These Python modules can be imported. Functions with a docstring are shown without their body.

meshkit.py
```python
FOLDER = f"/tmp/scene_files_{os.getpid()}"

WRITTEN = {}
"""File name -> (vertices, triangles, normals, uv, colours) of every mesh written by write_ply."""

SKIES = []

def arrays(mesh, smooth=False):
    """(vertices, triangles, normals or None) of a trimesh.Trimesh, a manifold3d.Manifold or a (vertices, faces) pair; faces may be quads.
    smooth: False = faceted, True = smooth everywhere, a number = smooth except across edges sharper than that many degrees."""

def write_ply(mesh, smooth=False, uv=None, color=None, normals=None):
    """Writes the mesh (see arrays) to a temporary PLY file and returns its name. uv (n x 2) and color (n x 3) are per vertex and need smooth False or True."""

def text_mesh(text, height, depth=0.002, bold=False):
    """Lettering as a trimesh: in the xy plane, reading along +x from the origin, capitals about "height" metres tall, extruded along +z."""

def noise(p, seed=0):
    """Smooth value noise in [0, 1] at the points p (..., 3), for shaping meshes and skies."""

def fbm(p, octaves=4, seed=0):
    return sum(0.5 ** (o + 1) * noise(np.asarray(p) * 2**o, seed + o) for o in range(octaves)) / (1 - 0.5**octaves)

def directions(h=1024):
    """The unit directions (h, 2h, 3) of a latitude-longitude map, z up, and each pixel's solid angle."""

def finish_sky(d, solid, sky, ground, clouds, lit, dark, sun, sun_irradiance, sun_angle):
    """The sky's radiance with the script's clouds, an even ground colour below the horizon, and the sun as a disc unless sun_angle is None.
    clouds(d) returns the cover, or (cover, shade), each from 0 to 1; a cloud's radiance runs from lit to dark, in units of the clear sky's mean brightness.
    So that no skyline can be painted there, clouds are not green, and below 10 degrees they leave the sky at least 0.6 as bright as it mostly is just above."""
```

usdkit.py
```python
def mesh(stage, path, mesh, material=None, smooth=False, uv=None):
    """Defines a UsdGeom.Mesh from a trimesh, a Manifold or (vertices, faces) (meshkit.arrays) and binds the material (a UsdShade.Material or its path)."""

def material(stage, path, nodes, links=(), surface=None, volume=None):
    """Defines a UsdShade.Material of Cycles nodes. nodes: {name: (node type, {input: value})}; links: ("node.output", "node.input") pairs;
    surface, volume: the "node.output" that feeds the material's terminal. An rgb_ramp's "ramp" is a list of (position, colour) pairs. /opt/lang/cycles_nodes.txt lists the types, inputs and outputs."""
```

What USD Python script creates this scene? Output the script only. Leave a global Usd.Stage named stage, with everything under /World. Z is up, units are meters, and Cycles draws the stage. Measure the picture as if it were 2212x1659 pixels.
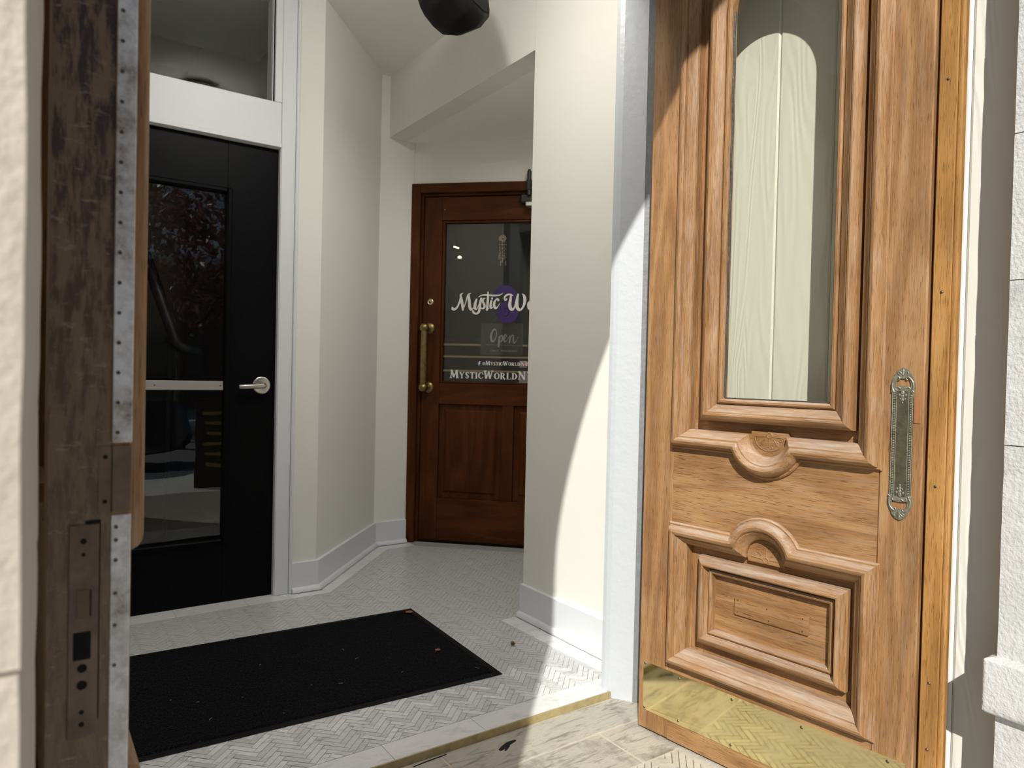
import math, random
import numpy as np, trimesh
from shapely.geometry import Polygon, Point, LineString, box as sbox
from shapely.ops import unary_union
from shapely import affinity
from pxr import Usd, UsdGeom, UsdShade, UsdLux, Gf, Sdf
import usdkit, meshkit

random.seed(7)
rng = np.random.default_rng(7)
PI = math.pi
stage = Usd.Stage.CreateInMemory()
UsdGeom.SetStageUpAxis(stage, 'Z')
UsdGeom.SetStageMetersPerUnit(stage, 1.0)
UsdGeom.Xform.Define(stage, '/World')
UsdGeom.Scope.Define(stage, '/World/Looks')

# ------------------------------------------------------------------ camera, sky, sun, exposure
CAM_H, YAW, PITCH, ROLL, F_PX = 1.10, 34.89, 0.93, 1.284, 1534.0
EXPOSURE = 0.0
SUN_AZ, SUN_EL = 43.7, 37.0          # where the sunlight travels to, clockwise from +y; height of the sun
SUN_POWER, SKY_POWER = 1.25, 0.048
UNSEEN_LAMP_POWER = 238.0                     # two unseen lamps over entry and alcove, placed to light their walls

def camera():
    y, p, r = np.radians([YAW, PITCH, ROLL])
    f = np.array([np.sin(y) * np.cos(p), np.cos(y) * np.cos(p), -np.sin(p)])
    rt = np.array([np.cos(y), -np.sin(y), 0]); up = np.cross(rt, f)
    R = np.cos(r) * rt + np.sin(r) * up
    U = -np.sin(r) * rt + np.cos(r) * up
    c = UsdGeom.Camera.Define(stage, '/World/camera')
    c.AddTransformOp().Set(Gf.Matrix4d(*R, 0, *U, 0, *(-f), 0, 0, 0, CAM_H, 1))
    c.CreateHorizontalApertureAttr(36.0)
    c.CreateVerticalApertureAttr(36.0 * 1659 / 2212)
    c.CreateFocalLengthAttr(36.0 * F_PX / 2212)
    c.CreateFStopAttr(7.0)
    c.CreateFocusDistanceAttr(1.95)
    c.CreateExposureAttr(EXPOSURE)
    c.CreateClippingRangeAttr(Gf.Vec2f(0.02, 1000))
camera()

def material(name, nodes, links, surface):
    return usdkit.material(stage, '/World/Looks/' + name, nodes, links, surface=surface)

sky = UsdLux.DomeLight.Define(stage, '/World/sky')
sky_mat = material('sky_material', {
    'sky': ('sky_texture', {'sky_type': 'multiple_scattering', 'sun_disc': False, 'sun_elevation': math.radians(SUN_EL), 'sun_rotation': math.radians(SUN_AZ + 180.0), 'air_density': 1.0, 'aerosol_density': 1.6, 'ozone_density': 1.0}),
    'tc': ('texture_coordinate', {}),
    'cl': ('noise_texture', {'scale': 3.0, 'detail': 6.0, 'roughness': 0.6}),
    'cr': ('rgb_ramp', {'ramp': [(0.0, (0, 0, 0)), (0.46, (0, 0, 0)), (0.72, (1, 1, 1))]}),
    'mx': ('mix_color', {'b': (3.2, 3.2, 3.2)}),
    'bg': ('background_shader', {'strength': SKY_POWER}),
}, [('tc.generated', 'cl.vector'), ('cl.fac', 'cr.fac'), ('cr.color', 'mx.fac'), ('sky.color', 'mx.a'), ('mx.result', 'bg.color')], 'bg.background')
UsdShade.MaterialBindingAPI.Apply(sky.GetPrim()).Bind(sky_mat)

sun = UsdLux.DistantLight.Define(stage, '/World/sun')
sun.CreateAngleAttr(0.53)
sun.CreateIntensityAttr(SUN_POWER)
sun.CreateNormalizeAttr(True)
sun.CreateColorAttr(Gf.Vec3f(1.0, 0.97, 0.91))
_e, _a = math.radians(SUN_EL), math.radians(SUN_AZ)
SUN_DIR = np.array([math.sin(_a) * math.cos(_e), math.cos(_a) * math.cos(_e), -math.sin(_e)])
_x = np.cross([0, 0, 1.0], -SUN_DIR); _x /= np.linalg.norm(_x); _y = np.cross(-SUN_DIR, _x)
sun.AddTransformOp().Set(Gf.Matrix4d(*_x, 0, *_y, 0, *(-SUN_DIR), 0, 0, 0, 0, 1))

# ------------------------------------------------------------------ helpers
_taken = {}
def path_for(name, parent):
    base = (str(parent.GetPath()) if parent is not None else '/World') + '/' + name
    n = _taken.get(base, -1) + 1
    _taken[base] = n
    return base if n == 0 else f'{base}_{n:03d}'

def tag(p, label=None, cat=None, group=None, kind=None):
    for k, v in (('label', label), ('category', cat), ('group', group), ('kind', kind)):
        if v:
            p.SetCustomDataByKey(k, v)
    return p

def thing(name, label, cat, loc=(0, 0, 0), rz=0.0, group=None, kind=None, parent=None):
    x = UsdGeom.Xform.Define(stage, path_for(name, parent))
    if any(loc) or rz:
        x.AddTranslateOp().Set(Gf.Vec3d(*map(float, loc)))
        if rz:
            x.AddRotateZOp().Set(float(rz))
    return tag(x.GetPrim(), label, cat, group, kind)

class MB:
    """collects shapes into one mesh"""
    def __init__(self):
        self.v, self.f, self.n = [], [], 0
    def add(self, v, f):
        v = np.asarray(v, float).reshape(-1, 3); f = np.asarray(f, int)
        if f.shape[1] == 4:
            f = np.vstack([f[:, [0, 1, 2]], f[:, [0, 2, 3]]])
        self.v.append(v); self.f.append(f + self.n); self.n += len(v)
        return self
    def mesh(self, m):
        return self.add(m.vertices, m.faces)
    def box(self, x0, x1, y0, y1, z0, z1, b=0.002):
        return self.add(*cbox(x0, x1, y0, y1, z0, z1, b))
    def tube(self, pts, r, seg=8, caps=True):
        return self.add(*tube(pts, r, seg, caps))
    def poly(self, p, h0, h1, frame=None):
        """a shapely polygon, extruded from h0 to h1; frame maps (a, b, h) arrays to points"""
        for g in getattr(p, 'geoms', [p]):
            if g.is_empty or g.area < 1e-9 or g.geom_type != 'Polygon':
                continue
            m = trimesh.creation.extrude_polygon(g, h1 - h0, engine='earcut')
            v = np.array(m.vertices); v[:, 2] += h0
            f = np.array(m.faces)
            if frame is not None:
                v = frame(v)
                e = frame(np.array([[0, 0, 0], [1, 0, 0], [0, 1, 0], [0, 0, 1.0]]))
                if np.linalg.det(e[1:] - e[0]) < 0:
                    f = f[:, ::-1]
            self.add(v, f)
        return self
    def data(self):
        return np.vstack(self.v), np.vstack(self.f)
    def build(self, name, mat, parent=None, smooth=False, label=None, cat=None, group=None, kind=None):
        v, f = self.data()
        p = usdkit.mesh(stage, path_for(name, parent), (v, f), mat, smooth=smooth)
        return tag(p.GetPrim(), label, cat, group, kind)

def _unit_cbox():
    pts = []
    for sx in (0, 1):
        for sy in (0, 1):
            for sz in (0, 1):
                for k in range(3):
                    pts.append((sx, sy, sz, k))
    def where(b):
        out = []
        for sx, sy, sz, k in pts:
            p = [(b if s == 0 else 1 - b) for s in (sx, sy, sz)]
            p[k] = float((sx, sy, sz)[k])
            out.append(p)
        return np.array(out)
    h = trimesh.convex.convex_hull(where(0.2))
    ref = where(0.2)
    idx = [int(np.argmin(((ref - v) ** 2).sum(1))) for v in h.vertices]
    return pts, np.array([[idx[i] for i in f] for f in h.faces])
_CP, _CF = _unit_cbox()
_CS = np.array([p[:3] for p in _CP], float); _CK = np.array([p[3] for p in _CP])
def cbox(x0, x1, y0, y1, z0, z1, b=0.002):
    lo, hi = np.array([x0, y0, z0], float), np.array([x1, y1, z1], float)
    if b <= 0:
        c = np.array([[i, j, k] for i in (0, 1) for j in (0, 1) for k in (0, 1)], float)
        f = [[0, 1, 3, 2], [4, 6, 7, 5], [0, 4, 5, 1], [2, 3, 7, 6], [0, 2, 6, 4], [1, 5, 7, 3]]
        return lo + c * (hi - lo), np.array(f)
    b = min(b, 0.45 * float((hi - lo).min()))
    sh = np.where(_CS == 0, b, -b)
    sh[np.arange(24), _CK] = 0
    return lo + _CS * (hi - lo) + sh, _CF

def tube(pts, r, seg=8, caps=True):
    P = np.asarray(pts, float); n = len(P)
    r = np.broadcast_to(np.asarray(r, float), (n,))
    T = np.gradient(P, axis=0); T /= np.maximum(np.linalg.norm(T, axis=1, keepdims=True), 1e-12)
    ref = np.array([0, 0, 1.0]) if abs(T[0][2]) < 0.9 else np.array([1.0, 0, 0])
    A = np.cross(T[0], ref); A /= np.linalg.norm(A)
    v = []
    for i in range(n):
        A = A - T[i] * (A @ T[i]); A /= np.linalg.norm(A)
        B = np.cross(T[i], A)
        a = np.arange(seg) / seg * 2 * PI
        v.append(P[i] + r[i] * (np.cos(a)[:, None] * A + np.sin(a)[:, None] * B))
    v = np.vstack(v); f = []
    for i in range(n - 1):
        for k in range(seg):
            a, b = i * seg + k, i * seg + (k + 1) % seg
            f += [[a, b, b + seg], [a, b + seg, a + seg]]
    if caps:
        v = np.vstack([v, P[0], P[-1]]); c0, c1 = n * seg, n * seg + 1
        for k in range(seg):
            f.append([c0, (k + 1) % seg, k]); f.append([c1, (n - 1) * seg + k, (n - 1) * seg + (k + 1) % seg])
    return v, np.array(f)

def lathe(profile, seg=24):
    """profile [(radius, height)] about z"""
    pr = np.array(profile, float); a = np.arange(seg) / seg * 2 * PI
    v = np.stack([np.outer(pr[:, 0], np.cos(a)), np.outer(pr[:, 0], np.sin(a)), np.repeat(pr[:, 1:2], seg, 1)], -1).reshape(-1, 3)
    f = []
    for i in range(len(pr) - 1):
        for k in range(seg):
            p, q = i * seg + k, i * seg + (k + 1) % seg
            f += [[p, q, q + seg], [p, q + seg, p + seg]]
    return v, np.array(f)

def spin(v, R, t):
    return np.asarray(v) @ np.asarray(R).T + np.asarray(t)

def spline(pts, n=10):
    """Catmull-Rom through rows of any width"""
    P = np.asarray(pts, float)
    if len(P) < 3:
        return P
    Q = np.vstack([2 * P[0] - P[1], P, 2 * P[-1] - P[-2]]); out = []
    for i in range(1, len(Q) - 2):
        for t in np.linspace(0, 1, n, endpoint=False):
            a, b, c, d = Q[i - 1], Q[i], Q[i + 1], Q[i + 2]
            out.append(0.5 * (2 * b + (c - a) * t + (2 * a - 5 * b + 4 * c - d) * t * t + (3 * b - a - 3 * c + d) * t ** 3))
    return np.vstack(out + [P[-1]])

def brush(strokes, n=8):
    """strokes of (x, y, width) as one shapely shape"""
    parts = []
    for s in strokes:
        q = spline(s, n)
        c = [Point(x, y).buffer(max(w, 1e-6) / 2, 6) for x, y, w in q]
        parts += [unary_union([a, b]).convex_hull for a, b in zip(c, c[1:])] if len(c) > 1 else c
    return unary_union(parts)

def grid(nx, ny):
    i = np.arange(nx * ny).reshape(ny, nx)
    return np.stack([i[:-1, :-1], i[:-1, 1:], i[1:, 1:], i[1:, :-1]], -1).reshape(-1, 4)

# ------------------------------------------------------------------ materials
def plain(name, color, rough=0.5, metal=0.0, spec=0.5, bump=None, vary=0.0, vscale=6.0, coat=0.0):
    """principled; bump = (scale, distance, detail); vary: gentle unevenness of the paint"""
    n = {'p': ('principled_bsdf', {'base_color': color, 'roughness': rough, 'metallic': metal, 'specular_ior_level': spec, 'coat_weight': coat}), 'tc': ('texture_coordinate', {})}
    l = []
    if bump:
        n['bn'] = ('noise_texture', {'scale': bump[0], 'detail': float(bump[2]) if len(bump) > 2 else 1.0})
        n['bm'] = ('bump', {'distance': bump[1], 'strength': 1.0})
        l += [('tc.object', 'bn.vector'), ('bn.fac', 'bm.height'), ('bm.normal', 'p.normal')]
    if vary:
        n['vn'] = ('noise_texture', {'scale': vscale, 'detail': 4.0, 'roughness': 0.6})
        n['vr'] = ('rgb_ramp', {'ramp': [(0.3, [c * (1 - vary) for c in color]), (0.7, [min(1, c * (1 + vary)) for c in color])]})
        l += [('tc.object', 'vn.vector'), ('vn.fac', 'vr.fac'), ('vr.color', 'p.base_color')]
    return material(name, n, l, 'p.BSDF')

def wood(name, dark, mid, light, axis='z', rough=0.55, pale=0.0, pale_col=(0.52, 0.44, 0.34), figure=1.0, pore=1.0, coat=0.0, offset=(0, 0, 0), spec=0.4, ring=7.0, dust=0.0):
    """oak: cathedral figure, fine fibre, dark pores, and grey bloom where the finish has worn"""
    k = {'x': 0, 'y': 1, 'z': 2}[axis]
    def sc(across, along):
        s = [across] * 3; s[k] = along
        return tuple(s)
    n = {
        'tc': ('texture_coordinate', {}),
        'm1': ('mapping', {'mapping_type': 'point', 'scale': sc(7.0, 0.9), 'location': offset}),
        'n1': ('noise_texture', {'scale': 1.0, 'detail': 2.0, 'roughness': 0.45, 'distortion': 0.3}),
        'mu': ('math', {'math_type': 'multiply', 'value2': ring * 6.0}),
        'si': ('math', {'math_type': 'sine'}),
        'mr': ('map_range', {'from_min': -1.0, 'from_max': 1.0, 'to_min': 0.0, 'to_max': 1.0, 'clamp': True}),
        'm2': ('mapping', {'mapping_type': 'point', 'scale': sc(280.0, 7.0), 'location': offset}),
        'n2': ('noise_texture', {'scale': 1.0, 'detail': 3.0, 'roughness': 0.65}),
        'm3': ('mapping', {'mapping_type': 'point', 'scale': sc(620.0, 26.0), 'location': offset}),
        'n3': ('noise_texture', {'scale': 1.0, 'detail': 2.0, 'roughness': 0.5}),
        'n4': ('noise_texture', {'scale': 3.2, 'detail': 2.0, 'roughness': 0.6}),
        'fa': ('mix_float', {'fac': 0.30 * figure}),
        'fb': ('mix_float', {'fac': 0.44}),
        'ra': ('rgb_ramp', {'ramp': [(0.15, dark), (0.48, mid), (0.85, light)]}),
        'rp': ('rgb_ramp', {'ramp': [(0.0, (1, 1, 1)), (0.33, (1, 1, 1)), (0.42, (0, 0, 0)), (1.0, (0, 0, 0))]}),
        'fp': ('math', {'math_type': 'multiply', 'value2': 0.6 * pore}),
        'mp': ('mix_color', {'b': [c * 0.45 for c in dark]}),
        'ma': ('mapping', {'mapping_type': 'point', 'scale': sc(60.0, 7.0), 'location': offset}),
        'n5': ('noise_texture', {'scale': 1.0, 'detail': 3.0, 'roughness': 0.72}),
        'rw': ('rgb_ramp', {'ramp': [(0.0, (0, 0, 0)), (0.50, (0, 0, 0)), (0.72, (1, 1, 1))]}),
        'fw': ('math', {'math_type': 'multiply', 'value2': pale}),
        'mw': ('mix_color', {'b': pale_col}),
        'bh': ('mix_float', {'fac': 0.5}),
        'ge': ('geometry', {}), 'sx': ('separate_xyz', {}), 'up': ('map_range', {'from_min': 0.15, 'from_max': 0.75, 'to_min': 0.0, 'to_max': dust, 'clamp': True}),
        'ud': ('map_range', {'from_min': 0.30, 'from_max': 0.62, 'to_min': 0.15, 'to_max': 1.0, 'clamp': True}), 'du': ('math', {'math_type': 'multiply'}), 'md': ('mix_color', {'b': (0.50, 0.45, 0.39)}),
        'bm': ('bump', {'distance': 0.0006, 'strength': 0.8}),
        'p': ('principled_bsdf', {'roughness': rough, 'specular_ior_level': spec, 'coat_weight': coat, 'coat_roughness': 0.2}),
    }
    l = [('tc.object', 'm1.vector'), ('m1.vector', 'n1.vector'), ('n1.fac', 'mu.value1'), ('mu.value', 'si.value1'), ('si.value', 'mr.value'),
         ('tc.object', 'm2.vector'), ('m2.vector', 'n2.vector'), ('tc.object', 'm3.vector'), ('m3.vector', 'n3.vector'), ('tc.object', 'n4.vector'),
         ('n2.fac', 'fa.a'), ('mr.result', 'fa.b'), ('fa.result', 'fb.a'), ('n4.fac', 'fb.b'), ('fb.result', 'ra.fac'),
         ('n3.fac', 'rp.fac'), ('rp.color', 'fp.value1'), ('fp.value', 'mp.fac'), ('ra.color', 'mp.a'),
         ('tc.object', 'ma.vector'), ('ma.vector', 'n5.vector'), ('n5.fac', 'rw.fac'), ('rw.color', 'fw.value1'), ('fw.value', 'mw.fac'), ('mp.result', 'mw.a'), ('ge.normal', 'sx.vector'), ('sx.z', 'up.value'), ('n5.fac', 'ud.value'), ('up.result', 'du.value1'), ('ud.result', 'du.value2'), ('du.value', 'md.fac'), ('mw.result', 'md.a'), ('md.result', 'p.base_color'),
         ('n2.fac', 'bh.a'), ('n3.fac', 'bh.b'), ('bh.result', 'bm.height'), ('bm.normal', 'p.normal')]
    return material(name, n, l, 'p.BSDF')

def marble(name, base, vein, scale=9.0, rough=0.3, stretch=(1, 1, 1), amount=0.6, random_tone=0.0, rotate=0.0, bump=0.0, stain=None):
    n = {
        'tc': ('texture_coordinate', {}), 'm': ('mapping', {'mapping_type': 'point', 'scale': stretch, 'rotation': (0, 0, rotate)}),
        'n1': ('noise_texture', {'scale': scale, 'detail': 5.0, 'roughness': 0.62, 'distortion': 1.2}),
        'r1': ('rgb_ramp', {'ramp': [(0.0, (1, 1, 1)), (0.34, (0.9, 0.9, 0.9)), (0.47, (0.1, 0.1, 0.1)), (0.5, (0, 0, 0)), (0.62, (0.25, 0.25, 0.25)), (0.8, (0, 0, 0))]}),
        'f1': ('math', {'math_type': 'multiply', 'value2': amount}),
        'mx': ('mix_color', {'a': base, 'b': vein}),
        'oi': ('object_info', {}), 'rr': ('map_range', {'to_min': 1.0 - random_tone, 'to_max': 1.0 + random_tone * 0.3}),
        'hs': ('hsv', {}),
        'p': ('principled_bsdf', {'roughness': rough, 'specular_ior_level': 0.5}),
    }
    l = [('tc.object', 'm.vector'), ('m.vector', 'n1.vector'), ('n1.fac', 'r1.fac'), ('r1.color', 'f1.value1'), ('f1.value', 'mx.fac'), ('oi.random', 'rr.value'), ('rr.result', 'hs.value'), ('mx.result', 'hs.color')]
    last = 'hs.color'
    if stain:
        n['sn'] = ('noise_texture', {'scale': stain[1], 'detail': 5.0, 'roughness': 0.7})
        n['sr'] = ('rgb_ramp', {'ramp': [(0.0, (0, 0, 0)), (stain[2], (0, 0, 0)), (min(0.95, stain[2] + 0.22), (stain[3],) * 3)]})
        n['sm'] = ('mix_color', {'b': stain[0]})
        l += [('tc.object', 'sn.vector'), ('sn.fac', 'sr.fac'), ('sr.color', 'sm.fac'), (last, 'sm.a')]
        last = 'sm.result'
    l += [(last, 'p.base_color')]
    if bump:
        n['bn'] = ('noise_texture', {'scale': 120.0, 'detail': 4.0}); n['bm'] = ('bump', {'distance': bump, 'strength': 1.0})
        l += [('tc.object', 'bn.vector'), ('bn.fac', 'bm.height'), ('bm.normal', 'p.normal')]
    return material(name, n, l, 'p.BSDF')

def pane(name, tint=(0.96, 0.98, 0.97), ior=1.5, rough=0.0, dirt=0.0, wave=0.0):
    n = {'t': ('transparent_bsdf', {'color': tint}), 'g': ('glossy_bsdf', {'color': (1, 1, 1), 'roughness': rough}),
         'ge': ('geometry', {}), 'io': ('mix_float', {'a': ior, 'b': 1.0 / ior, 'use_clamp': False}), 'fr': ('fresnel', {}), 'mx': ('mix_closure', {})}
    l = [('ge.backfacing', 'io.fac'), ('io.result', 'fr.IOR'), ('fr.fac', 'mx.fac'), ('t.BSDF', 'mx.closure1'), ('g.BSDF', 'mx.closure2')]
    if wave:
        n['tc'] = ('texture_coordinate', {}); n['wn'] = ('noise_texture', {'scale': 5.0, 'detail': 1.0}); n['wb'] = ('bump', {'distance': wave, 'strength': 1.0})
        l += [('tc.object', 'wn.vector'), ('wn.fac', 'wb.height'), ('wb.normal', 'g.normal')]
    return material(name, n, l, 'mx.closure')

def glow(name, color, strength):
    return material(name, {'e': ('emission', {'color': color, 'strength': strength})}, [], 'e.emission')

OAK_D, OAK_M, OAK_L = (0.100, 0.042, 0.014), (0.315, 0.160, 0.062), (0.54, 0.325, 0.155)
M = dict(
    oak_v=wood('oak_upright', OAK_D, OAK_M, OAK_L, 'z', pale=0.18),
    oak_h=wood('oak_level', OAK_D, OAK_M, OAK_L, 'x', pale=0.15, offset=(3.1, 1.7, 0.4)),
    oak_mv=wood('oak_moulding_upright', OAK_D, OAK_M, OAK_L, 'z', pale=0.35, figure=0.5, dust=0.34),
    oak_mh=wood('oak_moulding_level', OAK_D, OAK_M, OAK_L, 'x', pale=0.30, figure=0.5, dust=0.5),
    oak_amber=wood('oak_amber', (0.14, 0.055, 0.012), (0.38, 0.185, 0.048), (0.57, 0.31, 0.10), 'z', pale=0.1, offset=(5, 2, 1)),
    oak_red=wood('oak_patch', (0.20, 0.07, 0.025), (0.38, 0.16, 0.065), (0.45, 0.21, 0.10), 'z'),
    oak_edge=wood('oak_edge_worn', (0.035, 0.02, 0.012), (0.085, 0.05, 0.03), (0.17, 0.115, 0.072), 'z', pale=0.75, pale_col=(0.36, 0.29, 0.21), rough=0.6),
    mahog_v=wood('varnished_wood_upright', (0.026, 0.0065, 0.0015), (0.070, 0.0185, 0.0042), (0.125, 0.039, 0.010), 'z', rough=0.4, pore=0.7, spec=0.12),
    mahog_h=wood('varnished_wood_level', (0.026, 0.0065, 0.0015), (0.070, 0.0185, 0.0042), (0.125, 0.039, 0.010), 'x', rough=0.4, pore=0.7, offset=(2, 4, 1), spec=0.12),
    wall=plain('cream_wall_paint', (0.81, 0.80, 0.735), 0.75),
    ceiling=plain('ceiling_paint', (0.90, 0.89, 0.845), 0.8),
    trim=plain('white_trim_paint', (0.72, 0.74, 0.765), 0.42),
    trim_old=plain('thick_old_white_paint', (0.53, 0.56, 0.59), 0.4, bump=(38.0, 0.0016, 4)),
    greypaint=plain('grey_jamb_paint', (0.21, 0.215, 0.22), 0.45, bump=(60.0, 0.0015, 4), vary=0.12, vscale=30.0),
    black=plain('black_door_paint', (0.0035, 0.0035, 0.004), 0.42, spec=0.07),
    black_plastic=plain('black_plastic', (0.004, 0.004, 0.004), 0.55, spec=0.2),
    black_iron=plain('black_iron', (0.012, 0.011, 0.010), 0.45),
    rubber=plain('mat_rubber', (0.005, 0.005, 0.0055), 0.6, spec=0.15),
    steel=plain('satin_nickel', (0.62, 0.60, 0.56), 0.28, 1.0),
    alu=plain('brushed_aluminium', (0.60, 0.59, 0.55), 0.42, 1.0),
    brass_edge=plain('brass_strip', (0.44, 0.355, 0.18), 0.5, 0.25, bump=(60.0, 0.0006), vary=0.2, vscale=25.0),
    brass_old=plain('aged_brass', (0.27, 0.195, 0.075), 0.36, 1.0, vary=0.25, vscale=40.0),
    bronze=plain('weathered_bronze', (0.125, 0.115, 0.07), 0.5, 0.55, bump=(160.0, 0.0006), vary=0.3, vscale=60.0),
    bronze_light=plain('pale_bronze_relief', (0.235, 0.23, 0.175), 0.5, 0.4, bump=(200.0, 0.0006), vary=0.3, vscale=90.0),
    screw=plain('old_screw', (0.16, 0.12, 0.08), 0.45, 0.8),
    hole=plain('dark_hole', (0.004, 0.003, 0.003), 0.9),
    rust=plain('rusty_plate', (0.21, 0.14, 0.095), 0.6, 0.1, bump=(90.0, 0.0008), vary=0.35, vscale=22.0),
    grout=plain('grey_grout', (0.31, 0.305, 0.295), 0.85),
    grout_dark=plain('dark_grout', (0.27, 0.245, 0.20), 0.9),
    concrete=plain('pale_concrete', (0.62, 0.605, 0.57), 0.85, vary=0.12, vscale=3.0),
    asphalt=plain('asphalt', (0.16, 0.16, 0.16), 0.85),
    glass=pane('clear_pane', wave=0.0004),
    glass_wavy=pane('old_pane', (0.945, 0.955, 0.925), 1.5, wave=0.0015),
    tile=marble('tile_marble', (0.75, 0.755, 0.755), (0.33, 0.335, 0.34), 22.0, 0.28, (1, 2.4, 1), 0.62, 0.22, rotate=0.9),
    slab=marble('border_marble', (0.77, 0.775, 0.775), (0.42, 0.425, 0.43), 8.0, 0.22, (1, 2.2, 1), 0.5, 0.05, rotate=0.5),
    porch_stone=marble('worn_doorstep_stone', (0.44, 0.415, 0.355), (0.19, 0.172, 0.14), 11.0, 0.7, (0.7, 3.6, 1), 0.9, 0.0, rotate=0.12, bump=0.0012, stain=((0.10, 0.085, 0.065), 6.0, 0.52, 0.8)),
    porch_tile=marble('porch_tile_marble', (0.52, 0.495, 0.425), (0.29, 0.27, 0.225), 18.0, 0.4, (1, 2, 1), 0.5, 0.12, bump=0.0006),
    facade=marble('facade_marble', (0.66, 0.655, 0.635), (0.40, 0.40, 0.395), 3.2, 0.6, (1, 1, 1.6), 0.55, 0.05, bump=0.003, stain=((0.40, 0.34, 0.27), 4.0, 0.6, 0.5)),
    mortar_pale=plain('pale_joint_mortar', (0.50, 0.45, 0.36), 0.9), mortar=plain('lime_mortar', (0.42, 0.39, 0.34), 0.9),
    facade_cream=marble('facade_cream_stone', (0.55, 0.475, 0.39), (0.43, 0.365, 0.30), 3.0, 0.65, (1, 1, 1.4), 0.4, 0.04, bump=0.002),
    boards=None, lint=plain('pale_lint', (0.36, 0.31, 0.26), 0.8),
    white_vinyl=plain('white_vinyl', (0.74, 0.72, 0.69), 0.5), black_vinyl=plain('black_vinyl', (0.01, 0.009, 0.012), 0.5),
    purple_vinyl=plain('purple_vinyl', (0.026, 0.006, 0.105), 0.5), grey_vinyl=plain('grey_vinyl', (0.55, 0.56, 0.56), 0.5),
    blue_vinyl=plain('blue_vinyl', (0.03, 0.06, 0.25), 0.5), red_vinyl=plain('red_vinyl', (0.5, 0.06, 0.08), 0.5), paper=plain('white_paper', (0.6, 0.61, 0.6), 0.7),
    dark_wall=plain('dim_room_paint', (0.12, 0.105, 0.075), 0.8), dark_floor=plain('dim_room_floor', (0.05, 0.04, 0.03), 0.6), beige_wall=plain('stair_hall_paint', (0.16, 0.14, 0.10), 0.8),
    warm_lamp=glow('warm_lamp', (1.0, 0.78, 0.42), 9.0), leafbrown=plain('dry_leaf_brown', (0.22, 0.085, 0.03), 0.6, vary=0.3, vscale=60.0),
    carpaint=plain('dark_blue_car_paint', (0.012, 0.016, 0.035), 0.2, coat=0.8), carglass=plain('car_window', (0.01, 0.012, 0.015), 0.08), tyre=plain('tyre_rubber', (0.012, 0.012, 0.012), 0.8), tail=plain('red_tail_lamp', (0.35, 0.012, 0.012), 0.25),
    bark=plain('tree_bark', (0.07, 0.05, 0.035), 0.85), brick=None, sign_board=plain('sign_board', (0.035, 0.028, 0.022), 0.6), amber_paint=plain('amber_paint', (0.28, 0.19, 0.08), 0.6),
    grass=plain('dry_grass_blades', (0.24, 0.16, 0.12), 0.7),
)

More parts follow.
